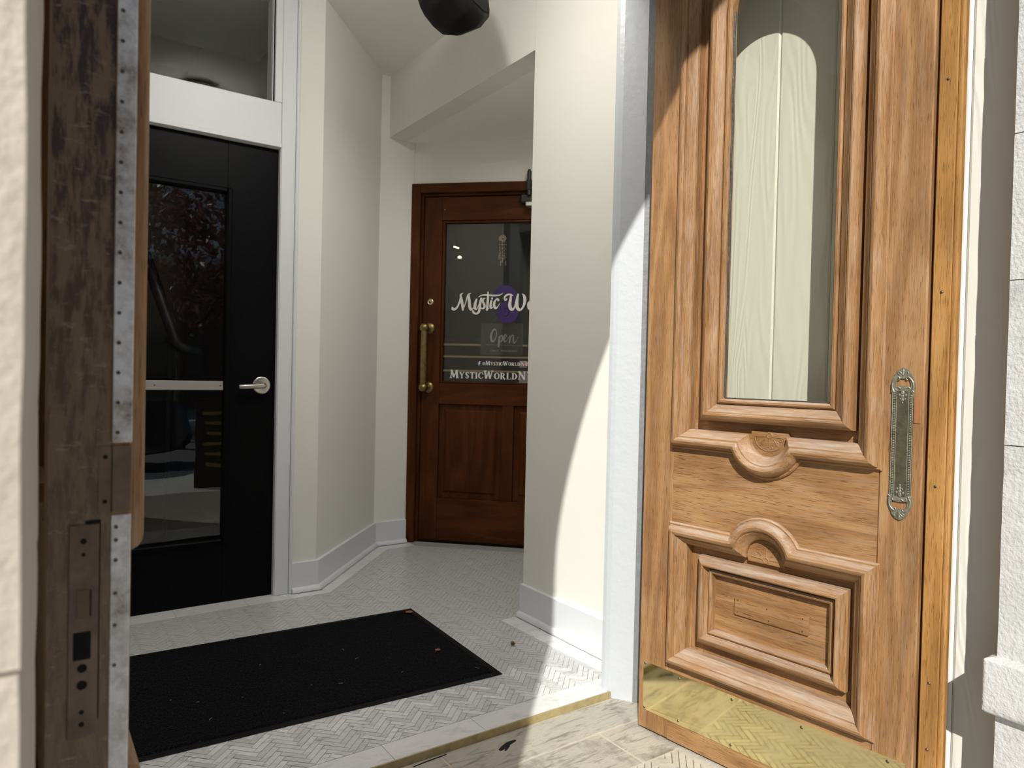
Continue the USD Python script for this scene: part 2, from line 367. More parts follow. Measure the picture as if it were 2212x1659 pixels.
def special_materials():
    # painted boards: brush-ridged grain under the paint
    M['boards'] = material('painted_boards', {
        'tc': ('texture_coordinate', {}), 'm': ('mapping', {'mapping_type': 'point', 'scale': (7.0, 7.0, 0.9)}),
        'n': ('noise_texture', {'scale': 1.0, 'detail': 2.0, 'distortion': 0.4}), 'mu': ('math', {'math_type': 'multiply', 'value2': 110.0}), 'si': ('math', {'math_type': 'sine'}),
        'n2': ('noise_texture', {'scale': 60.0, 'detail': 2.0}), 'ad': ('math', {'math_type': 'add'}),
        'bm': ('bump', {'distance': 0.0004, 'strength': 0.7}), 'p': ('principled_bsdf', {'base_color': (0.80, 0.785, 0.70), 'roughness': 0.5})},
        [('tc.object', 'm.vector'), ('m.vector', 'n.vector'), ('n.fac', 'mu.value1'), ('mu.value', 'si.value1'), ('si.value', 'ad.value1'), ('tc.object', 'n2.vector'), ('n2.fac', 'ad.value2'), ('ad.value', 'bm.height'), ('bm.normal', 'p.normal')], 'p.BSDF')
    # lacquered brass with dull patches
    M['kick'] = material('polished_brass', {
        'tc': ('texture_coordinate', {}), 'n': ('noise_texture', {'scale': 7.0, 'detail': 5.0, 'roughness': 0.6}),
        'rr': ('map_range', {'from_min': 0.3, 'from_max': 0.7, 'to_min': 0.03, 'to_max': 0.11}), 'rc': ('rgb_ramp', {'ramp': [(0.3, (0.88, 0.74, 0.37)), (0.7, (0.95, 0.84, 0.50))]}),
        'n2': ('noise_texture', {'scale': 7.0, 'detail': 1.0}), 'bm': ('bump', {'distance': 0.0005, 'strength': 1.0}), 'p': ('principled_bsdf', {'metallic': 1.0})},
        [('tc.object', 'n.vector'), ('n.fac', 'rr.value'), ('rr.result', 'p.roughness'), ('n.fac', 'rc.fac'), ('rc.color', 'p.base_color'), ('tc.object', 'n2.vector'), ('n2.fac', 'bm.height'), ('bm.normal', 'p.normal')], 'p.BSDF')
    # galvanised strip, stained
    M['galv'] = material('stained_galvanised_strip', {
        'tc': ('texture_coordinate', {}), 'n': ('noise_texture', {'scale': 55.0, 'detail': 6.0, 'roughness': 0.7}), 'n2': ('noise_texture', {'scale': 9.0, 'detail': 4.0}), 'mf': ('mix_float', {'fac': 0.45}),
        'rc': ('rgb_ramp', {'ramp': [(0.36, (0.30, 0.23, 0.17)), (0.46, (0.68, 0.63, 0.58)), (0.58, (0.95, 0.94, 0.92))]}),
        'bm': ('bump', {'distance': 0.0008, 'strength': 1.0}), 'p': ('principled_bsdf', {'metallic': 0.15, 'roughness': 0.5})},
        [('tc.object', 'n.vector'), ('tc.object', 'n2.vector'), ('n.fac', 'mf.a'), ('n2.fac', 'mf.b'), ('mf.result', 'rc.fac'), ('rc.color', 'p.base_color'), ('n.fac', 'bm.height'), ('bm.normal', 'p.normal')], 'p.BSDF')
    # scratched, dark stained edge of the left leaf
    M['pile'] = material('mat_pile', {
        'tc': ('texture_coordinate', {}), 'n': ('noise_texture', {'scale': 230.0, 'detail': 3.0, 'roughness': 0.75}),
        'rc': ('rgb_ramp', {'ramp': [(0.38, (0.0025, 0.0025, 0.003)), (0.56, (0.007, 0.0075, 0.009)), (0.70, (0.045, 0.047, 0.052))]}),
        'bm': ('bump', {'distance': 0.004, 'strength': 1.0}), 'p': ('principled_bsdf', {'roughness': 0.9, 'specular_ior_level': 0.05})},
        [('tc.object', 'n.vector'), ('n.fac', 'rc.fac'), ('rc.color', 'p.base_color'), ('n.fac', 'bm.height'), ('bm.normal', 'p.normal')], 'p.BSDF')
    M['brick'] = material('street_brick', {
        'tc': ('texture_coordinate', {}), 'm': ('mapping', {'mapping_type': 'point', 'rotation': (PI / 2, 0, 0)}),
        'b': ('brick_texture', {'color1': (0.16, 0.075, 0.05), 'color2': (0.11, 0.055, 0.04), 'mortar': (0.2, 0.18, 0.16), 'scale': 4.0, 'mortar_size': 0.015}), 'p': ('principled_bsdf', {'roughness': 0.85})},
        [('tc.object', 'm.vector'), ('m.vector', 'b.vector'), ('b.color', 'p.base_color')], 'p.BSDF')
    for nm, c in (('leaf_purple', (0.16, 0.075, 0.075)), ('leaf_green', (0.10, 0.13, 0.05))):
        M[nm] = material(nm, {'d': ('principled_bsdf', {'base_color': c, 'roughness': 0.35}), 't': ('translucent_bsdf', {'color': [x * 1.8 for x in c]}), 'mx': ('mix_closure', {'fac': 0.3})},
                         [('d.BSDF', 'mx.closure1'), ('t.BSDF', 'mx.closure2')], 'mx.closure')
special_materials()

# ------------------------------------------------------------------ the vestibule's plan (metres)
XR, YB, YA = 1.889, 3.440, 4.100           # right wall face, wall with the black door, short wall by the shop door
ZC, ZS = 2.920, 2.545                      # ceiling, soffit over the alcove
XL = -0.20
C1, C2 = (1.231, YB), (1.832, YA)          # ends of the splayed wall
P0 = np.array([2.062, 4.110, 0.0]); DE = np.array([1, -1, 0]) / 2 ** 0.5; NE = np.array([1, 1, 0]) / 2 ** 0.5   # shop door wall
Y_T, Y_J1, Y_J2, Z_P = 1.803, 1.637, 1.440, -0.022   # brass edge, joints of the doorstep, level of the porch floor

def flat(pts, z0, z1):
    return MB().poly(Polygon(pts), z0, z1)

# ---- floor: grout bed, herringbone tiles, border slabs
ROOM = Polygon([(XL, Y_T), (1.70, Y_T), (1.76, 1.90), (XR, 1.90), (XR, 2.60), (2.02, 2.60), (2.02, 2.45), (3.70, 2.45), tuple((P0 + DE * 0.0)[:2]), C2, C1, (XL, YB)])
def floor_of_tiles():
    fl = thing('floor', 'white marble herringbone floor inside the entry, bordered by long slabs', 'floor', kind='structure')
    MB().poly(ROOM.buffer(0.02).intersection(sbox(-9, Y_T - 0.001, 9, 9)), -0.05, -0.0012).build('grout_bed', M['grout'], fl)
    # border slabs along the threshold, right wall, splayed wall and black door wall
    field = Polygon([(XL, 1.898), (1.758, 1.898), (1.782, 1.94), (1.769, 2.588), (2.02, 2.588), (2.02, 2.47), (3.6, 2.47), (2.06, 3.98), (1.87, 3.98), (1.275, 3.345), (XL, 3.345)])
    gap = 0.0008
    def slab(pts, tone=None):
        MB().poly(Polygon(pts).buffer(-gap, join_style=2), -0.02, 0.0).build('border_slab', M['slab'], fl)
    xs = [XL, 0.275, 0.58, 0.885, 1.190, 1.495, 1.755]
    for a, b in zip(xs, xs[1:]):
        slab([(a, Y_T), (b if b < 1.7 else 1.69, Y_T), (b, 1.898), (a, 1.898)])
    ys = [1.94, 2.20, 2.50, 2.588]
    for a, b in zip(ys, ys[1:]):
        xa = lambda y: 1.782 + (1.768 - 1.782) * (y - 1.94) / 0.68
        slab([(xa(a), a), (XR, a), (XR, b), (xa(b), b)])
    xb = [XL, 0.275, 0.58, 0.885, 1.08, 1.275]
    for a, b in zip(xb, xb[1:]):
        slab([(a, 3.345), (b, 3.345), (b if b < 1.2 else C1[0], YB + 0.02), (a, YB + 0.02)])
    d = np.array([C2[0] - C1[0], C2[1] - C1[1]]); i0 = np.array([1.275, 3.345]); i1 = np.array([1.87, 3.98])
    for t0, t1 in ((0, 0.34), (0.34, 0.68), (0.68, 1.0)):
        a, b = np.array(C1) + d * t0, np.array(C1) + d * t1
        c, e = i0 + (i1 - i0) * t1, i0 + (i1 - i0) * t0
        slab([a, b, c, e])
    slab([(1.87, 3.98), (2.06, 3.98), (2.062, YA), C2])
    # herringbone: 80 x 20 mm pitch, laid at 45 degrees
    W, n = 0.0200, 4
    u, w = np.array([1, -1]) / 2 ** 0.5, np.array([-1, -1]) / 2 ** 0.5
    org = np.array([0.86, 1.93]); tiles = []
    for k in range(-140, 141):
        for m in range(-45, 46):
            bx, by = k + n * m, k - n * m
            for x0, y0, sx, sy in ((bx, by, n, 1), (bx, by + 1, 1, n)):
                c = org + W * ((x0 + sx / 2) * u + (y0 + sy / 2) * w)
                if -0.25 < c[0] < 3.4 and 1.85 < c[1] < 4.1:
                    tiles.append((c, x0, y0, sx, sy))
    inner = field.buffer(-0.001)
    g = 0.0009 / W
    near, far = [], []
    mat_zone = Polygon([(0.0, 2.20), (1.43, 2.14), (1.47, 2.90), (0.05, 2.97)])
    for c, x0, y0, sx, sy in tiles:
        pl = Polygon([tuple(org + W * (a * u + b * w)) for a, b in ((x0 + g, y0 + g), (x0 + sx - g, y0 + g), (x0 + sx - g, y0 + sy - g), (x0 + g, y0 + sy - g))])
        if not inner.intersects(pl):
            continue
        if not inner.contains(pl):
            pl = pl.intersection(inner)
        if pl.is_empty or pl.area < 2e-5 or pl.geom_type != 'Polygon' or mat_zone.contains(pl):
            continue
        fwd = c[0] * math.sin(math.radians(YAW)) + c[1] * math.cos(math.radians(YAW))
        side = c[0] * math.cos(math.radians(YAW)) - c[1] * math.sin(math.radians(YAW))
        out = side / fwd < -0.56 or side / fwd > 0.14
        (far if out else near).append((fwd, pl))
    near.sort(key=lambda t: t[0])
    def one(mb, pl):
        q = np.array(pl.exterior.coords)[:-1]
        if Polygon(q).exterior.is_ccw is False:
            q = q[::-1]
        dz = rng.uniform(-0.0004, 0.0004)
        ctr = q.mean(0); r = ctr + (q - ctr) * 0.985
        k = len(q); v = np.vstack([np.c_[q, np.full(k, -0.012)], np.c_[q, np.full(k, dz - 0.0007)], np.c_[r, np.full(k, dz)]])
        f = [[k * s + i, k * s + (i + 1) % k, k * (s + 1) + (i + 1) % k] for s in (0, 1) for i in range(k)] + [[k * s + i, k * (s + 1) + (i + 1) % k, k * (s + 1) + i] for s in (0, 1) for i in range(k)]
        f += [[2 * k, 2 * k + i, 2 * k + i + 1] for i in range(1, k - 1)]
        return mb.add(v, f)
    for _, pl in near[:300]:
        one(MB(), pl).build('tile', M['tile'], fl)
    rest = MB()
    for _, pl in near[300:] + far:
        one(rest, pl)
    rest.build('tile_field', M['tile_field'], fl, kind='stuff')
    MB().box(XL, 1.70, Y_T - 0.006, Y_T, Z_P - 0.002, 0.0012, 0.0005).build('brass_edge_strip', M['brass_edge'], fl, label='brass strip along the step')
    return fl
M['tile_field'] = material('tile_field_marble', {
    'tc': ('texture_coordinate', {}), 'm': ('mapping', {'mapping_type': 'point', 'scale': (1, 2.4, 1), 'rotation': (0, 0, 0.9)}),
    'n1': ('noise_texture', {'scale': 22.0, 'detail': 5.0, 'roughness': 0.62, 'distortion': 1.2}),
    'r1': ('rgb_ramp', {'ramp': [(0.0, (1, 1, 1)), (0.34, (0.9, 0.9, 0.9)), (0.47, (0.1, 0.1, 0.1)), (0.5, (0, 0, 0)), (0.62, (0.25, 0.25, 0.25)), (0.8, (0, 0, 0))]}),
    'f1': ('math', {'math_type': 'multiply', 'value2': 0.62}), 'mx': ('mix_color', {'a': (0.75, 0.755, 0.755), 'b': (0.36, 0.365, 0.37)}),
    'ge': ('geometry', {}), 'rr': ('map_range', {'to_min': 0.74, 'to_max': 1.05}), 'hs': ('hsv', {}), 'p': ('principled_bsdf', {'roughness': 0.3})},
    [('tc.object', 'm.vector'), ('m.vector', 'n1.vector'), ('n1.fac', 'r1.fac'), ('r1.color', 'f1.value1'), ('f1.value', 'mx.fac'), ('ge.random_per_island', 'rr.value'), ('rr.result', 'hs.value'), ('mx.result', 'hs.color'), ('hs.color', 'p.base_color')], 'p.BSDF')
floor_of_tiles()

# ---- porch floor: two long doorstep stones, then a strip of porch mosaic
def porch():
    pf = thing('floor_porch', 'worn grey doorstep stones and small herringbone mosaic before the doors', 'floor', kind='structure')
    MB().box(XL - 0.2, 2.05, 0.25, Y_J2, -0.55, Z_P - 0.006, 0).build('bed', M['grout_dark'], pf)
    MB().box(XL - 0.2, 2.05, Y_J2, Y_T, -0.55, Z_P - 0.0015, 0).build('joint_mortar', M['mortar_pale'], pf)
    MB().box(XL, 1.02, Y_J1 + 0.0015, Y_T - 0.007, -0.10, Z_P, 0.003).build('doorstep_stone', M['porch_stone'], pf)
    MB().box(1.023, 1.86, Y_J1 + 0.0015, Y_T - 0.007, -0.10, Z_P, 0.003).build('doorstep_stone', M['porch_stone'], pf)
    MB().box(XL, 1.50, Y_J2 + 0.0015, Y_J1 - 0.0015, -0.10, Z_P, 0.003).build('doorstep_stone', M['porch_stone'], pf)
    MB().box(1.503, 1.86, Y_J2 + 0.0015, Y_J1 - 0.0015, -0.10, Z_P, 0.003).build('doorstep_stone', M['porch_stone'], pf)
    W, n = 0.0200, 4
    u, w = np.array([1, -1]) / 2 ** 0.5, np.array([-1, -1]) / 2 ** 0.5
    org = np.array([1.3, 1.38]); zone = sbox(XL, 0.25, 1.87, Y_J2 - 0.002); shown, rest = [], MB()
    for k in range(-110, 111):
        for m in range(-30, 31):
            bx, by = k + n * m, k - n * m
            for x0, y0, sx, sy in ((bx, by, n, 1), (bx, by + 1, 1, n)):
                c = org + W * ((x0 + sx / 2) * u + (y0 + sy / 2) * w)
                if not (XL - .05 < c[0] < 1.92 and 0.2 < c[1] < 1.5):
                    continue
                e = 0.07
                pl = Polygon([tuple(org + W * (a * u + b * w)) for a, b in ((x0 + e, y0 + e), (x0 + sx - e, y0 + e), (x0 + sx - e, y0 + sy - e), (x0 + e, y0 + sy - e))]).intersection(zone)
                if pl.is_empty or pl.area < 2e-5 or pl.geom_type != 'Polygon':
                    continue
                if c[1] > 1.20 and c[0] > 1.35 and c[0] < 1.72:
                    shown.append(pl)
                else:
                    rest.poly(pl, Z_P - 0.004, Z_P)
    for pl in shown:
        MB().poly(pl, Z_P - 0.006, Z_P + rng.uniform(-0.0004, 0.0004)).build('tile', M['porch_tile'], pf)
    rest.build('tile_field', M['porch_tile'], pf, kind='stuff')
    MB().poly(brush([[(0.93, 1.779, 0.003), (0.98, 1.783, 0.004), (1.04, 1.786, 0.003)], [(1.19, 1.722, 0.012), (1.225, 1.737, 0.016), (1.255, 1.742, 0.008)], [(1.20, 1.712, 0.006), (1.22, 1.727, 0.01)]]), Z_P, Z_P + 0.0012).build('dirt_smear', M['hole'], pf, label='black smear on the doorstep stone')
porch()

# ---- walls and ceiling
def quad_wall(name, a, b, z0, z1, t, mat, label, holes=(), parent=None, cat='wall'):
    """an upright wall from plan point a to b, its face on the left of a->b turned by the sign of t; holes in (along, z)"""
    a, b = np.array(a, float), np.array(b, float); L = np.linalg.norm(b - a); d = (b - a) / L; nrm = np.array([-d[1], d[0]])
    p = sbox(0, z0, L, z1)
    for h in holes:
        p = p.difference(sbox(*h))
    fr = lambda v: np.c_[a[0] + d[0] * v[:, 0] + nrm[0] * v[:, 2], a[1] + d[1] * v[:, 0] + nrm[1] * v[:, 2], v[:, 1]]
    mb = MB().poly(p, min(0, t), max(0, t), fr)
    return mb.build(name, mat, parent, label=label, cat=cat, kind='structure')

quad_wall('wall_right', (XR, 1.84), (XR, 2.586), 0, ZC, -0.12, M['wall'], 'cream side wall half in sunlight, ending at the alcove corner')
quad_wall('wall_beam', (XR, 2.5865), (XR, 4.3), ZS, ZC, -0.12, M['wall'], 'cream dropped beam over the alcove with the varnished door')
quad_wall('wall_back', (XL, YB), C1, 0, ZC, 0.12, M['wall'], 'cream wall around the black glazed door', holes=[(0.10 - XL, -1, 1.022 - XL, 2.142), (0.12 - XL, 2.355, 0.988 - XL, ZC - 0.05)])
quad_wall('wall_splayed', C1, C2, 0, ZC, 0.12, M['wall'], 'blank cream splayed wall between the black door and the alcove')
quad_wall('wall_alcove', C2, (2.064, YA), 0, ZC, 0.12, M['wall'], 'narrow cream wall left of the varnished door')
quad_wall('wall_shop', P0[:2], (P0 + DE * 2.33)[:2], 0, ZC, 0.14, M['wall'], 'cream wall above and around the varnished shop door', holes=[(0.0, -1, 1.285, 2.286)])
quad_wall('wall_left', (XL, 1.84), (XL, YB + 0.1), 0, ZC, 0.12, M['wall'], 'cream left side wall of the entry, behind the left leaf')
MB().box(2.009, 3.75, 2.30, 2.42, 0, ZC, 0).build('wall_alcove_side', M['wall'], label='cream alcove wall behind the right side wall', cat='wall', kind='structure')
MB().poly(Polygon([(XL - 0.1, 1.70), (3.8, 1.70), (3.8, 4.4), (XL - 0.1, 4.4)]), ZC, ZC + 0.08).build('ceiling', M['ceiling'], label='cream plaster ceiling of the entry', cat='ceiling', kind='structure')
MB().poly(Polygon([(XR + 0.121, 2.42), (3.75, 2.42), (3.75, 2.45), (2.10, 4.14), (XR + 0.121, 4.25)]), ZS, ZS + 0.05).build('ceiling_alcove', M['ceiling'], label='low flat soffit over the shop door alcove', cat='ceiling', kind='structure')

def skirting(name, run, label, ends=(0, 0)):
    """run: plan points along the wall faces, room on the right-hand side of travel"""
    s = thing(name, label, 'baseboard', kind='structure')
    P = np.array(run, float); n = len(P); mit = []
    for i in range(n):
        ds = []
        if i > 0: ds.append((P[i] - P[i - 1]) / np.linalg.norm(P[i] - P[i - 1]))
        if i < n - 1: ds.append((P[i + 1] - P[i]) / np.linalg.norm(P[i + 1] - P[i]))
        ns = [np.array([d[1], -d[0]]) for d in ds]
        m = sum(ns) / len(ns); m = m / (m @ ns[0]); mit.append(m)
    mit = np.array(mit)
    def sweep(profile, nm):
        pr = np.array(profile, float); k = len(pr)
        v = np.concatenate([np.c_[P[i] + mit[i] * pr[:, :1], pr[:, 1]] for i in range(n)]); f = []
        for i in range(n - 1):
            for j in range(k):
                a, b = i * k + j, i * k + (j + 1) % k
                f += [[a, a + k, b + k], [a, b + k, b]]
        for j in range(1, k - 1):
            f.append([0, j, j + 1]); f.append([(n - 1) * k, (n - 1) * k + j + 1, (n - 1) * k + j])
        MB().add(v, f).build(nm, M['trim'], s)
    sweep([(-0.002, 0.0), (0.018, 0.0), (0.018, 0.1455), (0.0165, 0.147), (-0.002, 0.147)], 'board')
    a = np.linspace(0, PI / 2, 6)
    sweep([(0.0175, 0.0)] + [(0.018 + 0.019 * math.cos(t), 0.004 + 0.022 * math.sin(t)) for t in a] + [(0.0175, 0.026)], 'shoe_moulding')
skirting('baseboard_right', [(XR + 0.02, 2.587), (XR, 2.587), (XR, 1.86)][1:], 'white baseboard along the right side wall, one end in sunlight')
skirting('baseboard_left', [(1.106, YB), C1, C2, (2.046, YA)], 'white baseboard turning along the splayed wall')

# ---- trim round the black door and transom
def door_trim():
    t = thing('trim_1', 'white painted casing round the black door and the transom above it', 'trim', kind='structure')
    y0, y1 = YB - 0.016, YB + 0.10
    MB().box(1.022, 1.090, y0, y1 - 0.10 + 0.0, 0, ZC, 0.003).box(1.0905, 1.107, y0 - 0.008, YB, 0, ZC, 0.004).build('casing', M['trim'], t)
    MB().box(0.03, 0.10, y0, YB, 0, ZC, 0.003).build('casing', M['trim'], t)
    MB().box(0.10, 1.0215, y0, y1, 2.1425, 2.355, 0.004).build('head_rail', M['trim'], t)
    MB().box(0.10, 1.0215, y0 - 0.006, y0, 2.1425, 2.162, 0.002).build('head_bead', M['trim'], t)
    MB().box(0.988, 1.0215, y0, y1, 2.3555, ZC - 0.002, 0.003).build('jamb', M['trim'], t)
    MB().box(0.10, 0.13, y0, y1, 2.3555, ZC - 0.002, 0.003).build('jamb', M['trim'], t)
    MB().box(0.983, 0.9875, y0 + 0.03, y1 - 0.02, 2.3555, ZC - 0.052, 0.001).build('glazing_bead', M['trim'], t)
    w = thing('window_1', 'dark transom pane above the black door', 'window', kind='structure')
    MB().box(0.13, 0.988, YB + 0.035, YB + 0.041, 2.352, ZC - 0.05, 0).build('pane', M['glass'], w)
door_trim()

# ---- black door
def black_door():
    d = thing('door_3', 'black painted door with a tall glass light and lever handle', 'door', (0.102, YB + 0.018, 0.004), kind='structure')
    Wd, Hd, T = 0.917, 2.134, 0.045
    gx0, gx1, gz0, gz1 = 0.235, 0.687, 0.292, 1.896
    MB().box(0, gx0, 0, T, 0, Hd, 0.002).build('stile', M['black'], d)
    MB().box(gx1, Wd, 0, T, 0, Hd, 0.002).build('stile', M['black'], d)
    MB().box(gx0, gx1, 0, T, 0, gz0, 0.0).build('bottom_rail', M['black'], d)
    MB().box(gx0, gx1, 0, T, gz1, Hd, 0.0).build('top_rail', M['black'], d)
    bead = MB(); b = 0.022
    for x0, x1, z0, z1 in ((gx0 - b, gx0, gz0 - b, gz1 + b), (gx1, gx1 + b, gz0 - b, gz1 + b), (gx0, gx1, gz0 - b, gz0), (gx0, gx1, gz1, gz1 + b)):
        bead.box(x0, x1, -0.011, 0.001, z0, z1, 0.005)
    bead.build('glazing_bead', M['black'], d)
    MB().box(gx0, gx1, 0.020, 0.026, gz0, gz1, 0).build('pane', M['glass'], d)
    bar = MB().box(gx0, gx1 - 0.004, 0.004, 0.014, 0.984, 1.026, 0.002).build('push_bar', M['alu'], d)
    for x in (gx0 + 0.03, gx0 + 0.16, gx1 - 0.017):
        v, f = lathe([(0, 0.0012), (0.003, 0.001), (0.0036, 0)], 10)
        MB().add(spin(v, [[1, 0, 0], [0, 0, -1], [0, 1, 0]], (x, 0.004, 1.005)), f).build('screw', M['screw'], bar)
    h = MB(); R = [[1, 0, 0], [0, 0, -1], [0, 1, 0]]
    v, f = lathe([(0, 0.013), (0.034, 0.012), (0.041, 0.008), (0.043, 0)], 32); h.add(spin(v, R, (0.853, 0, 1.008)), f)
    hd = h.build('rose', M['steel'], d, smooth=40)
    v, f = lathe([(0, 0.055), (0.010, 0.055), (0.012, 0.05), (0.013, 0.01)], 20)
    MB().add(spin(v, R, (0.853, 0, 1.008)), f).tube(spline([(0.858, -0.047, 1.008), (0.82, -0.050, 1.006), (0.77, -0.050, 1.003), (0.742, -0.044, 1.002)], 6), [0.0125] * 14 + [0.0122] * 4 + [0.011], 12).build('lever', M['steel'], hd, smooth=40)
    v, f = lathe([(0, 0.003), (0.0075, 0.003), (0.0085, 0)], 16)
    MB().add(spin(v, R, (0.855, -0.056, 1.008)), f).build('key_cylinder', M['brass_old'], hd)
    fr = thing('trim_2', 'thin white stop round the black door opening', 'trim', kind='structure')
    MB().box(1.0195, 1.0225, YB - 0.01, YB + 0.10, 0, 2.1425, 0.0).build('stop', M['trim'], fr)
    return d
black_door()

# ---- stair hall behind the black door
def stair_hall():
    s = thing('wall_stair_hall', 'dim stair hall seen through the black door and transom', 'wall', kind='structure')
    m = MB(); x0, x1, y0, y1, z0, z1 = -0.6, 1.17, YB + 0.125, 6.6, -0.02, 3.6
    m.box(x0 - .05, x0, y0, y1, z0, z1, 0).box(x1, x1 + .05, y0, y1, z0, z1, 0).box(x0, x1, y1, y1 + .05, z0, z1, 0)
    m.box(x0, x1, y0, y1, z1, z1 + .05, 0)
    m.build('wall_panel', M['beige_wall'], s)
    MB().box(x0, XL, y0 - 0.05, y0, z0, z1, 0).box(XL, C1[0], y0 - 0.05, y0, ZC + 0.08, z1, 0).build('wall_panel', M['beige_wall'], s)  # unseen panels, closing the hall so that no sun leaks in
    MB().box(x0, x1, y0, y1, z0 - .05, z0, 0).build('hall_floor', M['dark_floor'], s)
    r = thing('stair_handrail', 'black sloping handrail behind the glass of the black door', 'handrail', (0, 0, 0))
    MB().tube(spline([(0.80, 4.05, 1.17), (0.70, 4.05, 1.20), (0.655, 4.06, 1.30), (0.52, 4.12, 1.72), (0.36, 4.22, 2.22), (0.30, 4.3, 2.4)], 8), 0.030, 12).build('rail', M['black_iron'], r, smooth=40)
    m = MB()
    for x, y, z in ((0.66, 4.06, 1.29), (0.45, 4.16, 1.94)):
        m.tube([(x, y, z - 0.02), (x - 0.02, y + 0.03, z - 0.07), (x - 0.02, y + 0.12, z - 0.07)], 0.008, 8)
    m.tube([(0.66, 4.20, 0.0), (0.66, 4.09, 1.26)], 0.012, 8)
    m.build('bracket', M['black_iron'], r)
    l = thing('hall_lamp', 'unseen small dim lamp lighting the stair hall, hidden left of the black door', 'lamp', (-0.35, 3.95, 3.45))  # out of view, placed to brighten the hall behind the glass
    m = trimesh.creation.icosphere(2, 0.07); MB().mesh(trimesh.creation.icosphere(1, 0.07)).build('globe', M['unseen_hall_glow'], l, smooth=True)
    MB().tube([(0, 0, 0.06), (0, 0, 0.149)], 0.01, 8).build('stem', M['alu'], l)
M['unseen_hall_glow'] = glow('unseen_hall_lamp_glow', (1.0, 0.85, 0.6), 14.0)
stair_hall()

# ------------------------------------------------------------------ the carved oak leaves
LEAF_W, LEAF_T, LEAF_H = 0.803, 0.0715, 2.58
HINGE = np.array([1.636, 1.603]); LEAF_RZ = -83.17
def arc_panel_path(s0, s1, z0, z1, side, u, n=16):
    """rectangle inset by u whose bottom (side = -1) or top (side = 1) line swells into a round arch; corner, arch and corner points in a fixed count"""
    cx, r, sag = 0.4145, 0.115, 0.06
    rr, c = r - u, cx
    if side < 0:
        zc = z0 - sag + r; zl = z0 + u; h = math.sqrt(max(rr * rr - (zl - zc) ** 2, 1e-9)); a0 = math.atan2(zl - zc, -h); a1 = math.atan2(zl - zc, h)
        if a0 > 0: a0 -= 2 * PI
        a = np.linspace(a0, a1, n)
        arc = np.c_[c + rr * np.cos(a), zc + rr * np.sin(a)]
        if arc[0][0] > arc[-1][0]: arc = arc[::-1]
        return dict(bottom=np.vstack([[s0 + u, z0 + u], arc, [s1 - u, z0 + u]]), right=np.array([[s1 - u, z0 + u], [s1 - u, z1 - u]]), top=np.array([[s1 - u, z1 - u], [s0 + u, z1 - u]]), left=np.array([[s0 + u, z1 - u], [s0 + u, z0 + u]]))
    zc = z1 + sag - r; zl = z1 - u; h = math.sqrt(max(rr * rr - (zl - zc) ** 2, 1e-9)); a = np.linspace(math.atan2(zl - zc, h), math.atan2(zl - zc, -h) % (2 * PI), n)
    arc = np.c_[c + rr * np.cos(a), zc + rr * np.sin(a)]
    return dict(bottom=np.array([[s0 + u, z0 + u], [s1 - u, z0 + u]]), right=np.array([[s1 - u, z0 + u], [s1 - u, z1 - u]]), top=np.vstack([[s1 - u, z1 - u], arc, [s0 + u, z1 - u]]), left=np.array([[s0 + u, z1 - u], [s0 + u, z0 + u]]))

def rect_path(s0, s1, z0, z1, u):
    return dict(bottom=np.array([[s0 + u, z0 + u], [s1 - u, z0 + u]]), right=np.array([[s1 - u, z0 + u], [s1 - u, z1 - u]]), top=np.array([[s1 - u, z1 - u], [s0 + u, z1 - u]]), left=np.array([[s0 + u, z1 - u], [s0 + u, z0 + u]]))

def light_path(s0, s1, z0, zs, u, n=24):
    """glazing frame: upright sides below the springing, half-round head"""
    c, r = (s0 + s1) / 2, (s1 - s0) / 2 - u
    a = np.linspace(0, PI, n)
    return dict(bottom=np.array([[s0 + u, z0 + u], [s1 - u, z0 + u]]), right=np.array([[s1 - u, z0 + u], [s1 - u, zs]]), head=np.c_[c + r * np.cos(a), zs + r * np.sin(a)], left=np.array([[s0 + u, zs], [s0 + u, z0 + u]]))

P_OUT = [(0.0, -0.004), (0.0, 0.006), (0.0035, 0.0100), (0.0075, 0.0100), (0.0085, 0.0155), (0.0115, 0.0245), (0.017, 0.0315), (0.024, 0.0340), (0.030, 0.0325), (0.0335, 0.0295), (0.0350, 0.0240), (0.0390, 0.0235), (0.043, 0.0190), (0.049, 0.0115), (0.054, 0.0060), (0.0575, 0.0035), (0.0585, 0.0010), (0.060, -0.0010), (0.060, -0.0310)]
P_IN = [(0.0, -0.031), (0.0, 0.003), (0.003, 0.009), (0.009, 0.0160), (0.017, 0.0195), (0.0215, 0.0185), (0.0230, 0.0140), (0.0270, 0.0132), (0.033, 0.0075), (0.041, 0.0010), (0.0470, -0.0025), (0.0480, -0.0075), (0.0500, -0.0080), (0.0510, -0.0025), (0.0545, 0.0008), (0.060, 0.0002), (0.0635, -0.0040), (0.065, -0.0090), (0.065, -0.032)]
P_LOW = [(0.0, -0.031), (0.0, -0.006), (0.004, -0.003), (0.0065, 0.0040), (0.013, 0.0110), (0.021, 0.0135), (0.0245, 0.0125), (0.0252, 0.0000), (0.030, -0.0070), (0.0345, -0.0110), (0.0352, -0.0060), (0.040, -0.0025), (0.0455, -0.0050), (0.048, -0.0130), (0.048, -0.028)]

